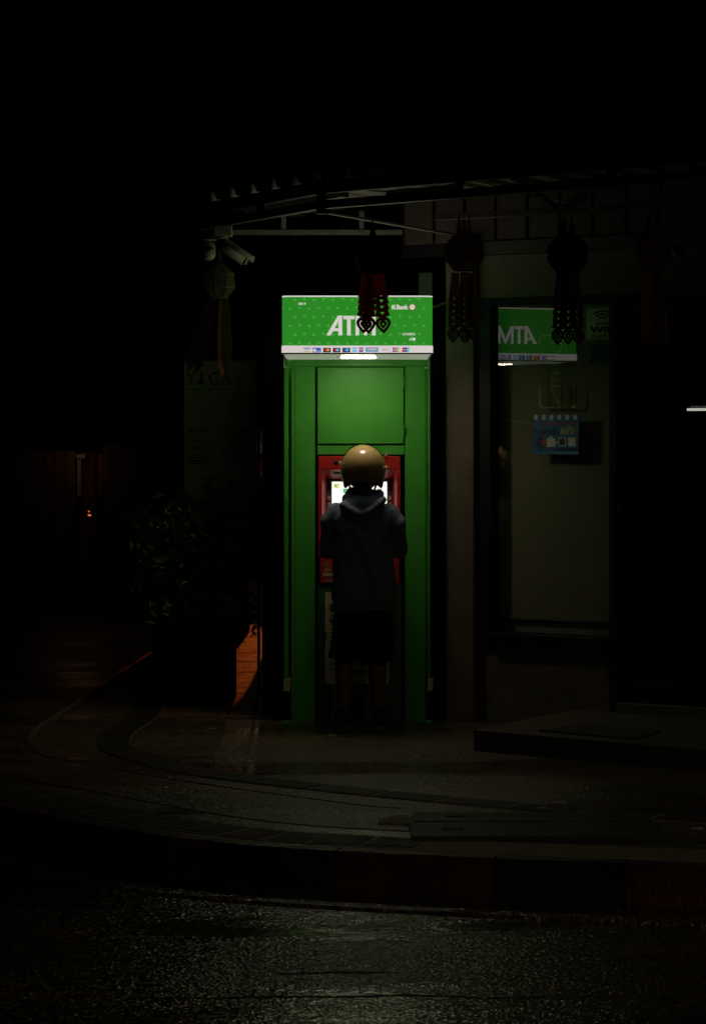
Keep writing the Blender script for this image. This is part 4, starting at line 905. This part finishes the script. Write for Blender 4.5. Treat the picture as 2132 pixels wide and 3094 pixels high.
# ------------------------------------------------------------------ paper lanterns
def tailmesh(w_, solid, units, uh, leaf, plain=False):
    """cut-paper streamer hanging down from z=0"""
    m_ = MB(); X = Vector((1, 0, 0)); t = .0012
    P = lambda pl: m_.plate(pl, Vector((0, 0, 0)), X, Zv, Vector((0, -1, 0)), -t, t)
    if plain:
        P([(-w_*.7, 0), (w_*.7, 0), (w_*1.1, -solid*.6), (w_*.9, -solid*1.0), (0, -solid*1.12), (-w_*1.0, -solid*.95), (-w_*1.1, -solid*.6)][::-1]); return m_
    P([(-w_*.75, 0), (-w_, -solid), (w_, -solid), (w_*.75, 0)])
    for k in range(units):
        z = -solid - k*uh; h = uh; a = w_*.33
        P([(-w_, z), (-w_, z-.25*h), (w_, z-.25*h), (w_, z)])
        P([(-w_, z-.25*h), (-w_*1.18, z-.88*h), (-w_*.72, z-h), (0, z-h), (0, z-.7*h), (-a, z-.25*h)])
        P([(w_, z-.25*h), (a, z-.25*h), (0, z-.7*h), (0, z-h), (w_*.72, z-h), (w_*1.18, z-.88*h)])
    z = -solid - units*uh; n_ = 18
    def drop(s_):
        out = []; hn = n_//2
        for i in range(n_):
            q = i/hn if i <= hn else (n_-i)/hn; sg = 1 if i <= hn else -1
            x = sg*w_*1.28*math.sin(math.pi*q**.8)*(1 - .12*q); y_ = leaf*(.42 - .98*q)
            out.append((x*s_, z - leaf*.40 + (y_ + .05*leaf)*s_))
        return out
    a = drop(1); b_ = drop(.58); c = drop(.49); d = drop(.13)
    for i in range(n_):
        j = (i+1) % n_; P([a[i], b_[i], b_[j], a[j]]); P([c[i], d[i], d[j], c[j]])
        if i in (0, n_-1): P([b_[i], c[i], c[j], b_[j]])
    return m_
def paperize(m, k=.72):
    N = m.node_tree.nodes; L = m.node_tree.links; p = N['Principled BSDF']; src = p.inputs['Base Color'].links[0].from_socket
    t = N.new('ShaderNodeBsdfTranslucent'); L.new(src, t.inputs['Color']); mx = N.new('ShaderNodeMixShader'); mx.inputs[0].default_value = k
    L.new(p.outputs[0], mx.inputs[1]); L.new(t.outputs[0], mx.inputs[2]); L.new(mx.outputs[0], N['Material Output'].inputs['Surface'])
TAIL = tailmesh(.034, .10, 4, .033, .10).mesh('tail'); TAILP = tailmesh(.03, .40, 0, 0, 0, True).mesh('tail'); TAILS = tailmesh(.027, .12, 5, .033, .09).mesh('tail')
def lantern(p, label, paper, trim, tails, width=.18, rot=0.0, tailmesh_=TAIL, ears=2, strip_m=None, ztail=-.105, lean=.0):
    t = thing('paper_lantern', label, 'paper lantern', p, 'paper lanterns hanging from the roof edge'); rr = width/2
    def ring(r, z, n=8): return [p + Vector((r*math.cos(2*math.pi*(i+.5)/n + rot), r*math.sin(2*math.pi*(i+.5)/n + rot), z)) for i in range(n)]
    R8 = [ring(rr*.34, .10), ring(rr*1.03, .045), ring(rr*1.08, -.035), ring(rr*.55, -.095)]
    sh_ = MB()
    for k in range(3):
        for i in range(8):
            j = (i+1) % 8; q = [R8[k][i], R8[k][j], R8[k+1][j], R8[k+1][i]]; c = sum(q, Vector())/4
            sh_.add([c + (v-c)*.97 for v in q], [(0, 3, 2, 1)])
    obj('paper_panel', sh_, paper, t)
    fr_ = MB()
    for k in range(4):
        for i in range(8):
            fr_.tube([R8[k][i], R8[k][(i+1) % 8]], .0026, 5)
            if k < 3: fr_.tube([R8[k][i], R8[k+1][i]], .0026, 5)
    obj('lantern_frame', fr_, trim, t)
    for i in range(ears):
        a = rot + 2*math.pi*i/ears + .4; c = p + Vector((rr*.38*math.cos(a), rr*.38*math.sin(a), .1)); d = Vector((-math.sin(a), math.cos(a), 0))
        if ears == 1: c = p + Vector((0, 0, .1)); d = Vector((1, 0, 0))
        obj('horn', MB().plate([(-.02, 0), (.02, 0), (.004, .085), (-.002, .095)], c, d, Zv, d.cross(Zv), -.001, .001), paper, t)
    obj('hanging_string', MB().tube([p + Vector((-.02, 0, .10)), p + Vector((-.004, 0, .19)), p + Vector((0, 0, max(.22, 2.95-p.z)))], .0013, 5), cabd, t)
    for (dx, dy, rz, tilt, mm) in tails:
        o = bpy.data.objects.new('tail', tailmesh_.copy() if mm else tailmesh_); C.objects.link(o)
        if mm: o.data.materials.clear(); o.data.materials.append(mm)
        o.parent = t; o.location = (dx, dy, ztail); o.rotation_euler = (R(lean), R(tilt), R(rz))
    return t
body_p = mat('dark_lantern_paper', (.10, .02, .010), .8, .3, 20, .2); red_p = mat('dark_red_paper', (.72, .17, .06), .7, .3, 20, .2); red_t = mat('red_cord', (.06, .006, .004), .6, .2, 20); br_p = mat('brown_paper', (.55, .33, .18), .8, .3, 20, .2); br_t = mat('brown_cord', (.05, .02, .014), .7)
pale_p = mat('pale_green_paper', (.26, .25, .17), .8, .2, 10, .2); gold_t = mat('gold_cord', (.30, .22, .03), .5, .2, 20); redtail = mat('red_tail_paper', (.2, .012, .008), .8, .2)
deep_p = mat('deep_red_paper', (.34, .05, .025), .8, .3, 20, .2)
for q_ in (red_p, br_p, pale_p, redtail, deep_p): paperize(q_)
TAIL.materials.append(red_p); TAILS.materials.append(br_p); TAILP.materials.append(pale_p)
t1 = Ec + dR*.368; t2 = Ec + dR*.979; t3 = Ec + dR*1.641; t4 = Ec + dR*2.154
def hang(px, py, p): d = p.y; return at(px, py, d)
lantern(hang(1126, 775, t1), 'dark red paper lantern hanging in front of the lit green sign', body_p, gold_t, [(-.034, -.01, 8, 3, None), (-.016, .03, -24, 1.5, None), (.034, 0, -5, -4.5, None)], .175, .1, ears=1, ztail=-.09)
lantern(hang(1401, 762, t2), 'brown paper lantern hanging in front of the concrete pillar', br_p, br_t, [(-.045, .02, 10, 2, None), (.0, -.02, 20, 0, None), (.045, .02, -12, -2, None), (.02, .045, 60, 0, None)], .185, .3, TAILS)
lantern(hang(1714, 768, t3), 'dark red paper lantern hanging in front of the window edge', body_p, red_t, [(-.035, 0, 12, 3, None), (.0, -.03, -6, 0, None), (.035, .0, 8, -3, None)], .19, .5, TAILS, ztail=-.09)
for o in [x for x in bpy.data.objects if x.name.startswith('tail') and x.parent and 'window edge' in x.parent.get('label', '')]:
    o.data = o.data.copy(); o.data.materials.clear(); o.data.materials.append(deep_p)
lantern(hang(1972, 755, t4), 'reddish brown paper lantern farthest right near the shop door', br_p, mat('orange_cord', (.22, .06, .02), .6), [(-.03, 0, 5, 1, None), (.005, .02, -10, 0, None), (.035, -.01, 8, -1, None)], .155, .2, TAILS)
pL = Ec + dL*1.32
lantern(hang(664, 852, pL), 'pale green and red paper lantern below the security cameras', pale_p, gold_t, [(-.06, 0, 5, 17, None), (-.03, -.03, 10, 14, redtail), (.035, -.01, -10, -1, None), (.01, .04, 40, 0, red_p)], .17, .15, TAILP, ears=1)
lm = MB(); p = at(2047, 757, 12.4)
lm.ell(p, (.028, .028, .03), 14); tag(obj('round_bulb_lamp', lm, mat('dull_bulb', (.14, .06, .03), .35, .2, 20)), 'small round lamp right of the farthest right lantern', 'lamp')
obj('lamp_cord', MB().tube([p + Vector((0, 0, .028)), p + Vector((0, 0, 2.95 - p.z))], .002, 5), cabd, bpy.data.objects['round_bulb_lamp'])

# ------------------------------------------------------------------ security cameras and box under the roof corner
wcam = mat('cream_camera_shell', (.42, .40, .28), .5, .1, 12); dk = mat('dark_camera_glass', (.012, .016, .016), .12, .1)
JY = 14.62
jb = thing('junction_box', 'cream junction box fixed below the left roof corner', 'box', at(675, 698, JY))
a = at(648, 714, JY); b_ = at(702, 682, JY)
jbo = obj('box_body', MB().bev((a.x, JY-.03, a.z), (b_.x, JY+.06, b_.z), .005), wcam, jb)
for px in (671, 688):
    p = at(px, 697, JY); obj('knockout', MB().tube([Vector((p.x + .011*math.cos(t), JY-.031, p.z + .011*math.sin(t))) for t in [2*math.pi*k/16 for k in range(17)]], .0012, 5), mat('knockout_line', (.2, .19, .14), .6), jb)
p = at(670, 718, JY); obj('base_plate', MB().lathe([(.032, -.006), (.034, 0), (.03, .006)], p, 18), wcam, jb)
obj('mount', MB().bev((-.80, JY-.01, 2.915), (-.70, JY+.05, 2.95), .004), black_metal, jb)
dc = thing('dome_camera', 'cream dome security camera left of the junction box', 'security camera', at(630, 745, JY))
p = at(630, 727, JY); obj('bracket', MB().lathe([(.05, 0), (.052, .006), (.03, .012), (.03, .02)], p, 20), wcam, dc)
a = at(612, 716, JY); obj('arm', MB().bev((a.x-.012, JY-.012, a.z-.004), (a.x+.09, JY+.02, a.z+.014), .004), wcam, dc)
p = at(629, 763, JY)
pr_ = [(.02, .062), (.04, .052), (.044, .03), (.044, -.002), (.042, -.022), (.03, -.04), (.012, -.046)]
obj('housing', MB().lathe(pr_, p, 22), wcam, dc)
obj('lens_window', MB().ell(p + Vector((.004, -.02, .02)), (.03, .032, .024), 16), dk, dc)
bc = thing('bullet_camera', 'cream bullet security camera pointing down to the right', 'security camera', at(715, 765, JY))
p0 = at(690, 750, JY); p1 = at(743, 786, JY); d = (p1-p0 + Vector((0, -.03, 0))).normalized()
obj('shell', MB().tube([p0 - d*.025, p0 - d*.02, p0, p1 - d*.006, p1], [.022, .035, .038, .038, .037], 18), wcam, bc)
obj('lens_front', MB().tube([p1 + d*.0005, p1 + d*.012, p1 + d*.014], [.036, .035, .02], 18), dk, bc)
sv = MB(); rs = []
uax = d.cross(Vector((0, 1, 0))).normalized(); vax = uax.cross(d)
if uax.z < 0: uax = -uax
for kk in range(13):
    t = R(-78 + 156*kk/12); nrm = uax*math.cos(t) + vax*math.sin(t); rs.append([p0 - d*.03 + nrm*.041, p1 + d*.03 + nrm*.041, p1 + d*.03 + nrm*.0435, p0 - d*.03 + nrm*.0435])
sv.rings(rs); obj('sun_shield', sv, wcam, bc)
obj('stalk', MB().tube([p0 + uax*.03, p0 + Vector((-.02, .03, .07)), at(680, 716, JY+.03)], .008, 8), wcam, bc)

# ------------------------------------------------------------------ left: banner, planter, bush, side street
BNY = 16.6
bn = thing('banner', 'tall grey yoga class banner standing behind the bush', 'banner', at(665, 2100, BNY))
a = at(556, 1700, BNY); b_ = at(776, 1090, BNY); x0, x1, z0, z1 = a.x, b_.x, a.z, b_.z
obj('banner_sheet', MB().bev((x0, BNY, z0), (x1, BNY+.006, z1), .001), mat('banner_cloth', (.78, .66, .56), .8, .1, 4), bn)
for x in (x0-.012, x1+.012): obj('banner_post', MB().tube([(x, BNY+.01, 0), (x, BNY+.01, z1+.02)], .01, 8), black_metal, bn)
fr = (Vector((0, BNY, 0)), Vector((1, 0, 0)), Zv, Vector((0, -1, 0))); m_ = MB()
bx = lambda px: (px-CX)*BNY/F
bz = lambda py: HC + (HY-py)*BNY/F
put_text(m_, 'Y', *fr, .001, (bx(564), bz(1164), bx(588), bz(1124)), 0); put_text(m_, 'G', *fr, .001, (bx(632), bz(1164), bx(662), bz(1124)), 0); put_text(m_, 'A', *fr, .001, (bx(668), bz(1164), bx(698), bz(1124)), 0)
flat(m_, circ(bx(609), bz(1131), .011), *fr, .001); flat(m_, [(bx(600), bz(1160)), (bx(619), bz(1160)), (bx(613), bz(1138)), (bx(606), bz(1138))], *fr, .001)
flat(m_, rect(bx(566), bz(1178), bx(702), bz(1176)), *fr, .001)
for k, s_ in enumerate(('ALL LEVEL', 'YOGA', 'CLASS')): put_text(m_, s_, *fr, .001, (bx(569), bz(1307+k*26), bx((634, 610, 612)[k]), bz(1294+k*26)), .01)
flat(m_, rect(bx(572), bz(1376), bx(612), bz(1374)), *fr, .001)
for k in range(3): flat(m_, rect(bx(570), bz(1386+k*8), bx(640-k*6), bz(1383+k*8)), *fr, .001)
m_.m = 1   # printed figure: torso and raised limbs
flat(m_, [(bx(x), bz(y)) for x, y in ((680, 1440), (668, 1330), (700, 1190), (722, 1125), (728, 1190), (738, 1200), (752, 1190), (770, 1280), (772, 1440))], *fr, .0008)
m_.m = 2; flat(m_, circ(bx(733), bz(1350), 36*BNY/F, 20, 56*BNY/F), *fr, .0012); m_.m = 1; flat(m_, circ(bx(743), bz(1358), 25*BNY/F, 18, 40*BNY/F), *fr, .0018)
obj('banner_print', m_, [mat('banner_ink', (.03, .03, .028), .8), mat('banner_tone', (.62, .50, .42), .8), mat('banner_dark', (.2, .17, .14), .8)], bn)
# planter trough and bush
pt_ = MB(); PX0, PX1 = -1.27, -.76
pt_.bev((PX0, 15.75, 0), (PX1, 16.35, .62), .02); 
tr = thing('planter', 'dark rectangular planter holding the leafy bush', 'planter', ((PX0+PX1)/2, 16.05, 0))
obj('trough', pt_, mat('dark_planter_clay', (.012, .01, .008), .85, .3, 8, .3, spec=.2), tr)
obj('rim', MB().bev((PX0-.015, 15.735, .621), (PX1+.015, 16.365, .655), .01), mat('dark_planter_rim', (.014, .011, .009), .8, spec=.2), tr)
bush = thing('bush', 'leafy green bush growing in dark planter left of the booth', 'bush', (-1.05, 16.05, .64))
stem_m = mat('bush_twig', (.07, .05, .03), .8)
leafm = mat('bush_leaf', (.12, .19, .035), .27, .35, 6, .1, 60); leafm2 = mat('bush_leaf_light', (.17, .22, .05), .27, .3, 6, .1, 60)
def leafmesh(L_, W_, cup):
    m2 = MB(); pts = [(0, 0), (.35, .32), (.7, .5), (1.2, .42), (1.65, .2), (2, 0)]; vs = []; fs = []
    for x, y_ in pts: vs += [Vector((x*L_/2, y_*W_, cup*y_*W_ + .08*L_*math.sin(x*1.5))), Vector((x*L_/2, 0, .08*L_*math.sin(x*1.5))), Vector((x*L_/2, -y_*W_, cup*y_*W_ + .08*L_*math.sin(x*1.5)))]
    for i in range(5): fs += [(3*i, 3*i+3, 3*i+4, 3*i+1), (3*i+1, 3*i+4, 3*i+5, 3*i+2)]
    return vs, fs
lvar = [leafmesh(.075, .03, .3), leafmesh(.06, .026, .5), leafmesh(.085, .032, .15), leafmesh(.05, .022, .4)]
lme = []
for i, (vs, fs) in enumerate(lvar):
    for m2 in (leafm, leafm2):
        me = MB().add(vs, fs, True).mesh('leaf'); me.materials.append(m2); lme.append(me)
# branches: clusters fan out of the planter
br = MB(); leaves = []
def blob(px, py, y): return at(px, py, y)
tips = []
for k in range(200):
    for _ in range(50):
        px = random.uniform(330, 792); py = random.uniform(1395, 1890)
        top = 1420 + (max(0, 600-px)/270)**1.3*230 - 20*math.sin(px*.05) + (40 if 640 < px < 700 else 0)
        bot = 1885 - max(0, 470-px)*1.1
        if top < py < bot: break
    y = random.uniform(15.55, 16.45); tips.append(at(px, py, y))
for tpt in tips:
    base = Vector((random.uniform(PX0+.08, PX1-.08), random.uniform(15.85, 16.25), .64)); mid = base.lerp(tpt, .55) + Vector((random.uniform(-.05, .05), random.uniform(-.05, .05), .06))
    P_ = crom([base, mid, tpt], 4); br.tube(P_, [.006, .0055, .005, .0045, .004, .0035, .003, .0022, .0015], 5)
    for j in range(34):
        s_ = .35 + .65*random.random()**.7; q, d = sample(P_, s_*arclen(P_)[-1])
        leaves.append((q + Vector((random.gauss(0, .045), random.gauss(0, .045), random.gauss(0, .045))), random.uniform(0, 6.28), random.uniform(-.7, .9), random.uniform(-.8, .8), random.uniform(.55, 1.15)))
obj('branch', br, stem_m, bush)
leaves.sort(key=lambda l: l[0].y - .3*l[4])
for (p, a, bt, rl, s_) in leaves[:300]:
    o = bpy.data.objects.new('leaf', random.choice(lme)); C.objects.link(o); o.parent = bush; o.matrix_parent_inverse = wm(bush).inverted()
    o.location = p; o.rotation_euler = (rl, bt, a); o.scale = (s_,)*3
fo = MB()
for (p, a, bt, rl, s_) in leaves[300:]:
    M_ = Matrix.LocRotScale(p, Matrix.Rotation(a, 3, 'Z').to_euler(), None) @ Matrix.Rotation(bt, 4, 'Y') @ Matrix.Rotation(rl, 4, 'X'); vs, fs = random.choice(lvar); fo.m = random.random() < .35
    fo.add([M_ @ (v*s_) for v in vs], fs, True)
stuff(obj('foliage', fo, [leafm, leafm2], bush))
# small weeds and pot on the far side of the pavement
pot = thing('round_pot', 'large dark round pot standing in the gloom at far left', 'pot', (-2.95, 18.4, 0))
obj('pot_body', MB().lathe([(.16, 0), (.26, .12), (.31, .3), (.28, .48), (.22, .58), (.23, .62)], (-2.95, 18.4, 0), 28), mat('dark_pot_glaze', (.03, .02, .015), .3, .2, 10), pot)
obj('pot_rim', MB().lathe([(.235, .62), (.25, .635), (.235, .66), (.2, .65)], (-2.95, 18.4, 0), 28), mat('clay_rim', (.12, .06, .035), .6, .2, 10), pot)
# far wooden shop fronts across the side street
fs_ = thing('wooden_shop', 'dim brown timber shop front across the side street', 'shop', (-4.0, 25.2, 0))
tim = mat('brown_timber', (.10, .055, .035), .75, .35, 5, .3, 30); SY = 25.0
sxp = lambda px: (px-CX)*SY/F
szp = lambda py: HC + (HY-py)*SY/F
px = -330
while px < 225:
    wdt = random.uniform(26, 40); obj('timber_board', MB().bev((sxp(px)+.006, SY + .02*random.random(), 0), (sxp(px+wdt)-.006, SY+.06, szp(1362)), .005), tim, fs_); px += wdt
obj('awning_board', MB().bev((sxp(-330), SY-.5, szp(1352)), (sxp(290), SY+.05, szp(1346)), .004), mat('pale_awning_edge', (.30, .24, .2), .4, .5, 3), fs_)
obj('shop_roof', MB().bev((sxp(-330), SY-.4, szp(1340)), (sxp(560), SY+1.5, szp(1250)), .01), black_metal, fs_)
obj('red_shutter', MB().bev((sxp(231), SY+.3, 0), (sxp(279), SY+.34, szp(1368)), .004), mat('red_shutter_paint', (.2, .04, .02), .6, .2, 6), fs_)
obj('white_post', MB().bev((sxp(230), SY+.1, szp(1500)), (sxp(243), SY+.16, szp(1376)), .004), mat('post_white', (.42, .4, .35), .6, .2, 8), fs_)
obj('post_cap', MB().bev((sxp(229), SY+.05, szp(1386)), (sxp(256), SY+.18, szp(1372)), .004), mat('post_white', (.42, .4, .35)), fs_)
obj('red_board', MB().bev((sxp(292), SY+.1, szp(1505)), (sxp(309), SY+.14, szp(1370)), .004), mat('red_shutter_paint', (.2, .04, .02)), fs_)
for (p0_, p1_) in ((312, 396), (402, 512), (516, 560)):
    f_ = obj('door_leaf', MB().bev((sxp(p0_), SY, .05), (sxp(p1_), SY+.05, szp(1320)), .008), tim, fs_)
    obj('door_inset', MB().bev((sxp(p0_+10), SY-.012, szp(1600)), (sxp(p1_-10), SY-.002, szp(1345)), .01), mat('dark_timber', (.05, .03, .02), .7, .3, 6), f_)
tag(obj('far_wall', MB().bev((-8.5, 25.6, 0), (-1.9, 25.8, 4.2), .01), mat('black_far_wall', (.012, .01, .009), .9, .3, 4)), 'dark wall behind the timber shop front', 'wall')
# orange glint on the far side, made as glowing spots on an added post
gl = thing('orange_lamp', 'small glowing orange lamp by the timber shop doors', 'lamp', (sxp(290), SY-.6, szp(1550)))
p = Vector((sxp(290), SY-.6, szp(1551))); oe = emit('lit_orange_glow', (1.0, .25, .06), .75)
obj('bulb', MB().ell(p, (.017, .017, .009), 12), oe, gl); obj('upper_bulb', MB().ell(p + Vector((-.005, 0, .036)), (.010, .010, .006), 10), oe, gl)
obj('lamp_post', MB().tube([(p.x+.05, p.y+.03, -.16), (p.x+.05, p.y+.03, p.z+.1), (p.x+.03, p.y, p.z+.07)], .012, 8), black_metal, gl)
ld = bpy.data.lights.new('awning_light', 'POINT'); ld.energy = .3; ld.color = (1, .5, .25); ld.shadow_soft_size = .05
lo = bpy.data.objects.new('awning_light', ld); C.objects.link(lo); lo.location = (sxp(245), SY-.35, szp(1360)); 
# parked scooter-like dark low wall, orange lit house wall in the passage
tag(obj('far_house', MB().bev((-3.2, 44, 0), (3.0, 44.5, 6), .02), mat('house_ochre', (.06, .045, .03), .8, .3, 3)), 'dim ochre house at the end of the passage', 'house')
# bright bits of a lit stall seen in the gap between banner and wall
SLY = 30.0
stl = thing('market_stall', 'small orange lit stall glimpsed between banner and dark wall', 'stall', ((786-CX)*SLY/F, SLY, 0))
g = lambda px: (px-CX)*SLY/F
gz = lambda py: HC + (HY-py)*SLY/F
for nm, py0, py1, m2 in (('grey_cloth', 1300, 1335, mat('stall_grey', (.12, .1, .09), .7)), ('white_cloth', 1336, 1371, mat('stall_white', (.45, .42, .42), .7)), ('red_crate', 1383, 1422, mat('stall_red', (.3, .05, .015), .7)), ('yellow_crate', 1423, 1441, mat('stall_yellow', (.45, .26, .06), .7)), ('counter', 1442, 1700, mat('stall_wood', (.06, .03, .02), .7))):
    obj(nm, MB().bev((g(775), SLY-.1, gz(py1)), (g(797), SLY+.3, gz(py0)), .006), m2, stl)
sld = bpy.data.lights.new('stall_light', 'POINT'); sld.energy = 3.0; sld.color = (1, .62, .36); sld.shadow_soft_size = .05
slo = bpy.data.objects.new('stall_light', sld); C.objects.link(slo); slo.location = (g(788)+.25, SLY-1.2, 2.2)
# sodium flood lamp on the far house, hidden from here by the boundary wall
fl = thing('flood_lamp', 'sodium flood lamp on the far house lighting the passage', 'lamp', (-.62, 38.0, 2.6))
FL = Vector((-.62, 38.0, 2.5))
obj('flood_housing', MB().bev((FL.x-.1, FL.y, FL.z-.06), (FL.x+.1, FL.y+.12, FL.z+.06), .01), black_metal, fl)
obj('flood_post', MB().tube([(FL.x, FL.y+.1, 0), (FL.x, FL.y+.1, FL.z)], .03, 8), black_metal, fl)
sp = bpy.data.lights.new('flood_light', 'SPOT'); sp.energy = 720; sp.color = (1, .17, .02); sp.spot_size = R(3.5); sp.spot_blend = .12; sp.shadow_soft_size = .03
so = bpy.data.objects.new('flood_light', sp); C.objects.link(so); so.location = FL + Vector((0, -.03, 0))
so.scale = (.92, 1, 1)
so.rotation_euler = (Vector((-1.15, 19.0, 0)) - so.location).to_track_quat('-Z', 'Y').to_euler()
tag(obj('rear_planter', MB().bev((-1.45, 21.4, 0), (-.90, 21.9, .9), .02), mat('dark_planter_clay', (.03, .022, .018))), 'dark tall planter farther back along the passage', 'planter')  # added block: its shadow keeps the flood light off the ground beside the edging
tag(obj('dark_hut', MB().bev((-.68, 22.5, 0), (.3, 23.4, 1.9), .02), wall_dark), 'dark low hut behind the boundary wall', 'hut')  # invented block, cuts the right side of the flood beam

# street lamp at the near kerb, right of the photographer: a full cut-off head that throws its weak light down on the kerb faces
LX, LY = 5.4, -2.0
sl = thing('street_lamp', 'tall street lamp on the near side of the road', 'street lamp', (LX+.6, LY, ROADZ))
obj('lamp_pole', MB().tube([(LX+.6, LY, ROADZ), (LX+.6, LY, 3), (LX+.6, LY, 5.6), (LX+.5, LY+.1, 6.0), (LX+.2, LY+.3, 6.15)], [.07, .06, .05, .04, .035], 12), grey_metal, sl)
hd_ = obj('lamp_head', MB().bev((LX-.2, LY, 6.12), (LX+.3, LY+.6, 6.24), .02), grey_metal, sl)
obj('lamp_glass', MB().bev((LX-.15, LY+.05, 6.09), (LX+.25, LY+.55, 6.119), .008), emit('lit_street_lamp', (1, .72, .42), 1.0), hd_)
sld2 = bpy.data.lights.new('street_light', 'SPOT'); sld2.energy = STREET; sld2.color = (1, .78, .55); sld2.spot_size = R(159); sld2.spot_blend = .5; sld2.shadow_soft_size = .2
slo2 = bpy.data.objects.new('street_light', sld2); C.objects.link(slo2); slo2.location = (LX, LY+.3, 6.06)
